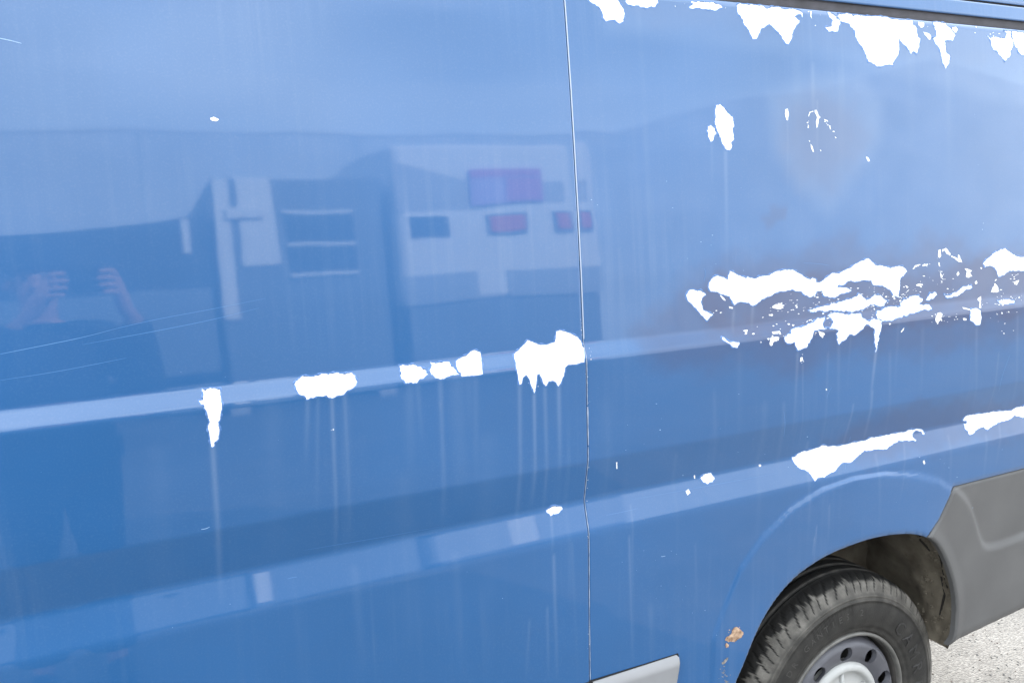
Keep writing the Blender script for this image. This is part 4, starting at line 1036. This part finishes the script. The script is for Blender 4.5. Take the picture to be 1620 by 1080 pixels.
nodes = [((bx, by, .96), (.13, .10)), ((bx, by, 1.12), (.12, .09)), ((bx, by, 1.36), (.15, .10)), ((bx, by+.01, 1.47), .06), ((bx, by+.02, 1.53), .052),
         ((bx, by+.035, 1.58), (.062, .07)), ((bx, by+.03, 1.66), (.068, .088)), ((bx, by+.02, 1.725), (.05, .06))]
edges = [(i, i+1) for i in range(7)]
def chain(start, pts):
    i0 = start
    for p, r in pts: nodes.append((p, r)); edges.append((i0, len(nodes)-1)); i0 = len(nodes)-1
    return i0
ez = EYE-.02
AL = [(bx-.17, by+.02, 1.40), (bx-.24, by+.12, 1.19), (-.175, -.12, EYE-.14)]
AR = [(bx+.17, by+.02, 1.40), (bx+.30, by+.11, 1.20), (.125, -.14, EYE-.16)]
lw = chain(2, [(AL[0], .055), (AL[1], .042), (AL[2], .028), ((-.115, -.055, EYE-.055), (.022, .030)), ((-.088, -.036, ez), (.014, .034))])
rw = chain(2, [(AR[0], .055), (AR[1], .042), (AR[2], .028), ((.095, -.062, EYE-.06), (.022, .030)), ((.084, -.038, ez), (.014, .034))])
def fingers(tip, sx):
    for j in range(4):
        z = ez+.030-.0195*j; l = (0, .006, .002, -.006)[j]
        chain(tip, [((sx*.083, -.026, z), .0088), ((sx*.072, -.0125, z+.003), .0084), ((sx*(.055-l), -.0095, z+.004), .0076), ((sx*(.040-l), -.0095, z+.002), .0066)])
    chain(tip, [((sx*.084, -.055, ez-.012), .0105), ((sx*.066, -.066, ez-.006), .0095), ((sx*.045, -.066, ez+.002), .0080)])
fingers(lw, -1); fingers(rw, 1)
for s_ in (-1, 1):
    chain(0, [((bx+s_*.09, by, .84), .08), ((bx+s_*.10, by+.02, .48), .052), ((bx+s_*.11, by-.01, .10), .036), ((bx+s_*.115, by+.04, .040), .036), ((bx+s_*.125, by+.13, .030), .028)])
skin_mesh('body', nodes, edges, M['skin'], pr, 2)
J = [((bx, by, .78), (.20, .16)), ((bx, by, .95), (.195, .155)), ((bx, by, 1.15), (.185, .15)), ((bx, by, 1.35), (.21, .15)), ((bx, by+.005, 1.46), (.105, .10))]
JE = [(0, 1), (1, 2), (2, 3), (3, 4)]
for A in (AL, AR):
    n0 = len(J); e = [A[1][i]+(A[2][i]-A[1][i])*.96 for i in range(3)]
    J += [(A[0], .085), (A[1], .066), (tuple(e), .048)]; JE += [(3, n0), (n0, n0+1), (n0+1, n0+2)]
skin_mesh('jacket', J, JE, M['jacket'], pr, 2)
T = [((bx, by, .94), (.17, .135))]; TE = []
for s_ in (-1, 1):
    n0 = len(T); T += [((bx+s_*.09, by, .80), .11), ((bx+s_*.10, by+.02, .48), .082), ((bx+s_*.11, by-.01, .09), .068)]; TE += [(0, n0), (n0, n0+1), (n0+1, n0+2)]
skin_mesh('trousers', T, TE, M['trouser'], pr, 2)
for s_ in (-1, 1):
    skin_mesh('shoe', [((bx+s_*.115, by-.04, .045), .046), ((bx+s_*.12, by+.06, .04), .044), ((bx+s_*.13, by+.16, .032), .033)], [(0, 1), (1, 2)], M['shoe'], pr, 2)
bmh = bmesh.new(); bmesh.ops.create_uvsphere(bmh, u_segments=24, v_segments=16, radius=.1)
for v_ in bmh.verts:
    v_.co.x *= .84
    if v_.co.z < -.01 and v_.co.y > -.02: v_.co *= .75
    if v_.co.y > .055: v_.co.y = .055
bmesh.ops.translate(bmh, vec=(bx, by+.01, 1.70), verts=bmh.verts); me = bpy.data.meshes.new('hair'); bmh.to_mesh(me); bmh.free(); me.materials.append(M['hair']); link('hair', me, pr)
bmh = bmesh.new(); bmesh.ops.create_uvsphere(bmh, u_segments=24, v_segments=16, radius=.108)
bmesh.ops.delete(bmh, geom=[v_ for v_ in bmh.verts if v_.co.z < -.005], context='VERTS'); bmesh.ops.scale(bmh, vec=(.9, 1.08, 1.), verts=bmh.verts)
bmesh.ops.translate(bmh, vec=(bx, by+.025, 1.685), verts=bmh.verts); me = bpy.data.meshes.new('knit_cap'); bmh.to_mesh(me); bmh.free(); me.materials.append(M['jacket']); link('knit_cap', me, pr)
MB().tube((bx, by+.105, 1.645), (bx, by+.132, 1.618), .009, .013, 10).build('nose', M['skin'], pr, True)
for s_ in (-1, 1):
    MB().tube((bx+s_*.030, by+.103, 1.655), (bx+s_*.030, by+.113, 1.655), .009, .005, 10).build('eye', M['dark'], pr, True)
    MB().tube((bx+s_*.064, by+.03, 1.635), (bx+s_*.080, by+.015, 1.64), .015, .021, 10).build('ear', M['skin'], pr, True)
MB().box(bx-.022, bx+.022, by+.098, by+.106, 1.577, 1.586, .002).build('mouth', M['red'], pr)
cm_ = thing('compact_camera', (0, -.04, EYE-.04), 'small black camera held in both hands by the photographer', 'camera')
MB().box(-.062, .062, -.050, -.018, EYE-.040, EYE+.030, .005).build('camera_body', M['black'], cm_)
MB().tube((0, -.03, EYE), (0, -.006, EYE), .026, .024, 32).build('lens_barrel', M['black'], cm_)
MB().tube((.038, -.034, EYE+.028), (.038, -.034, EYE+.036), .007, seg=16).build('shutter_button', M['steel'], cm_)
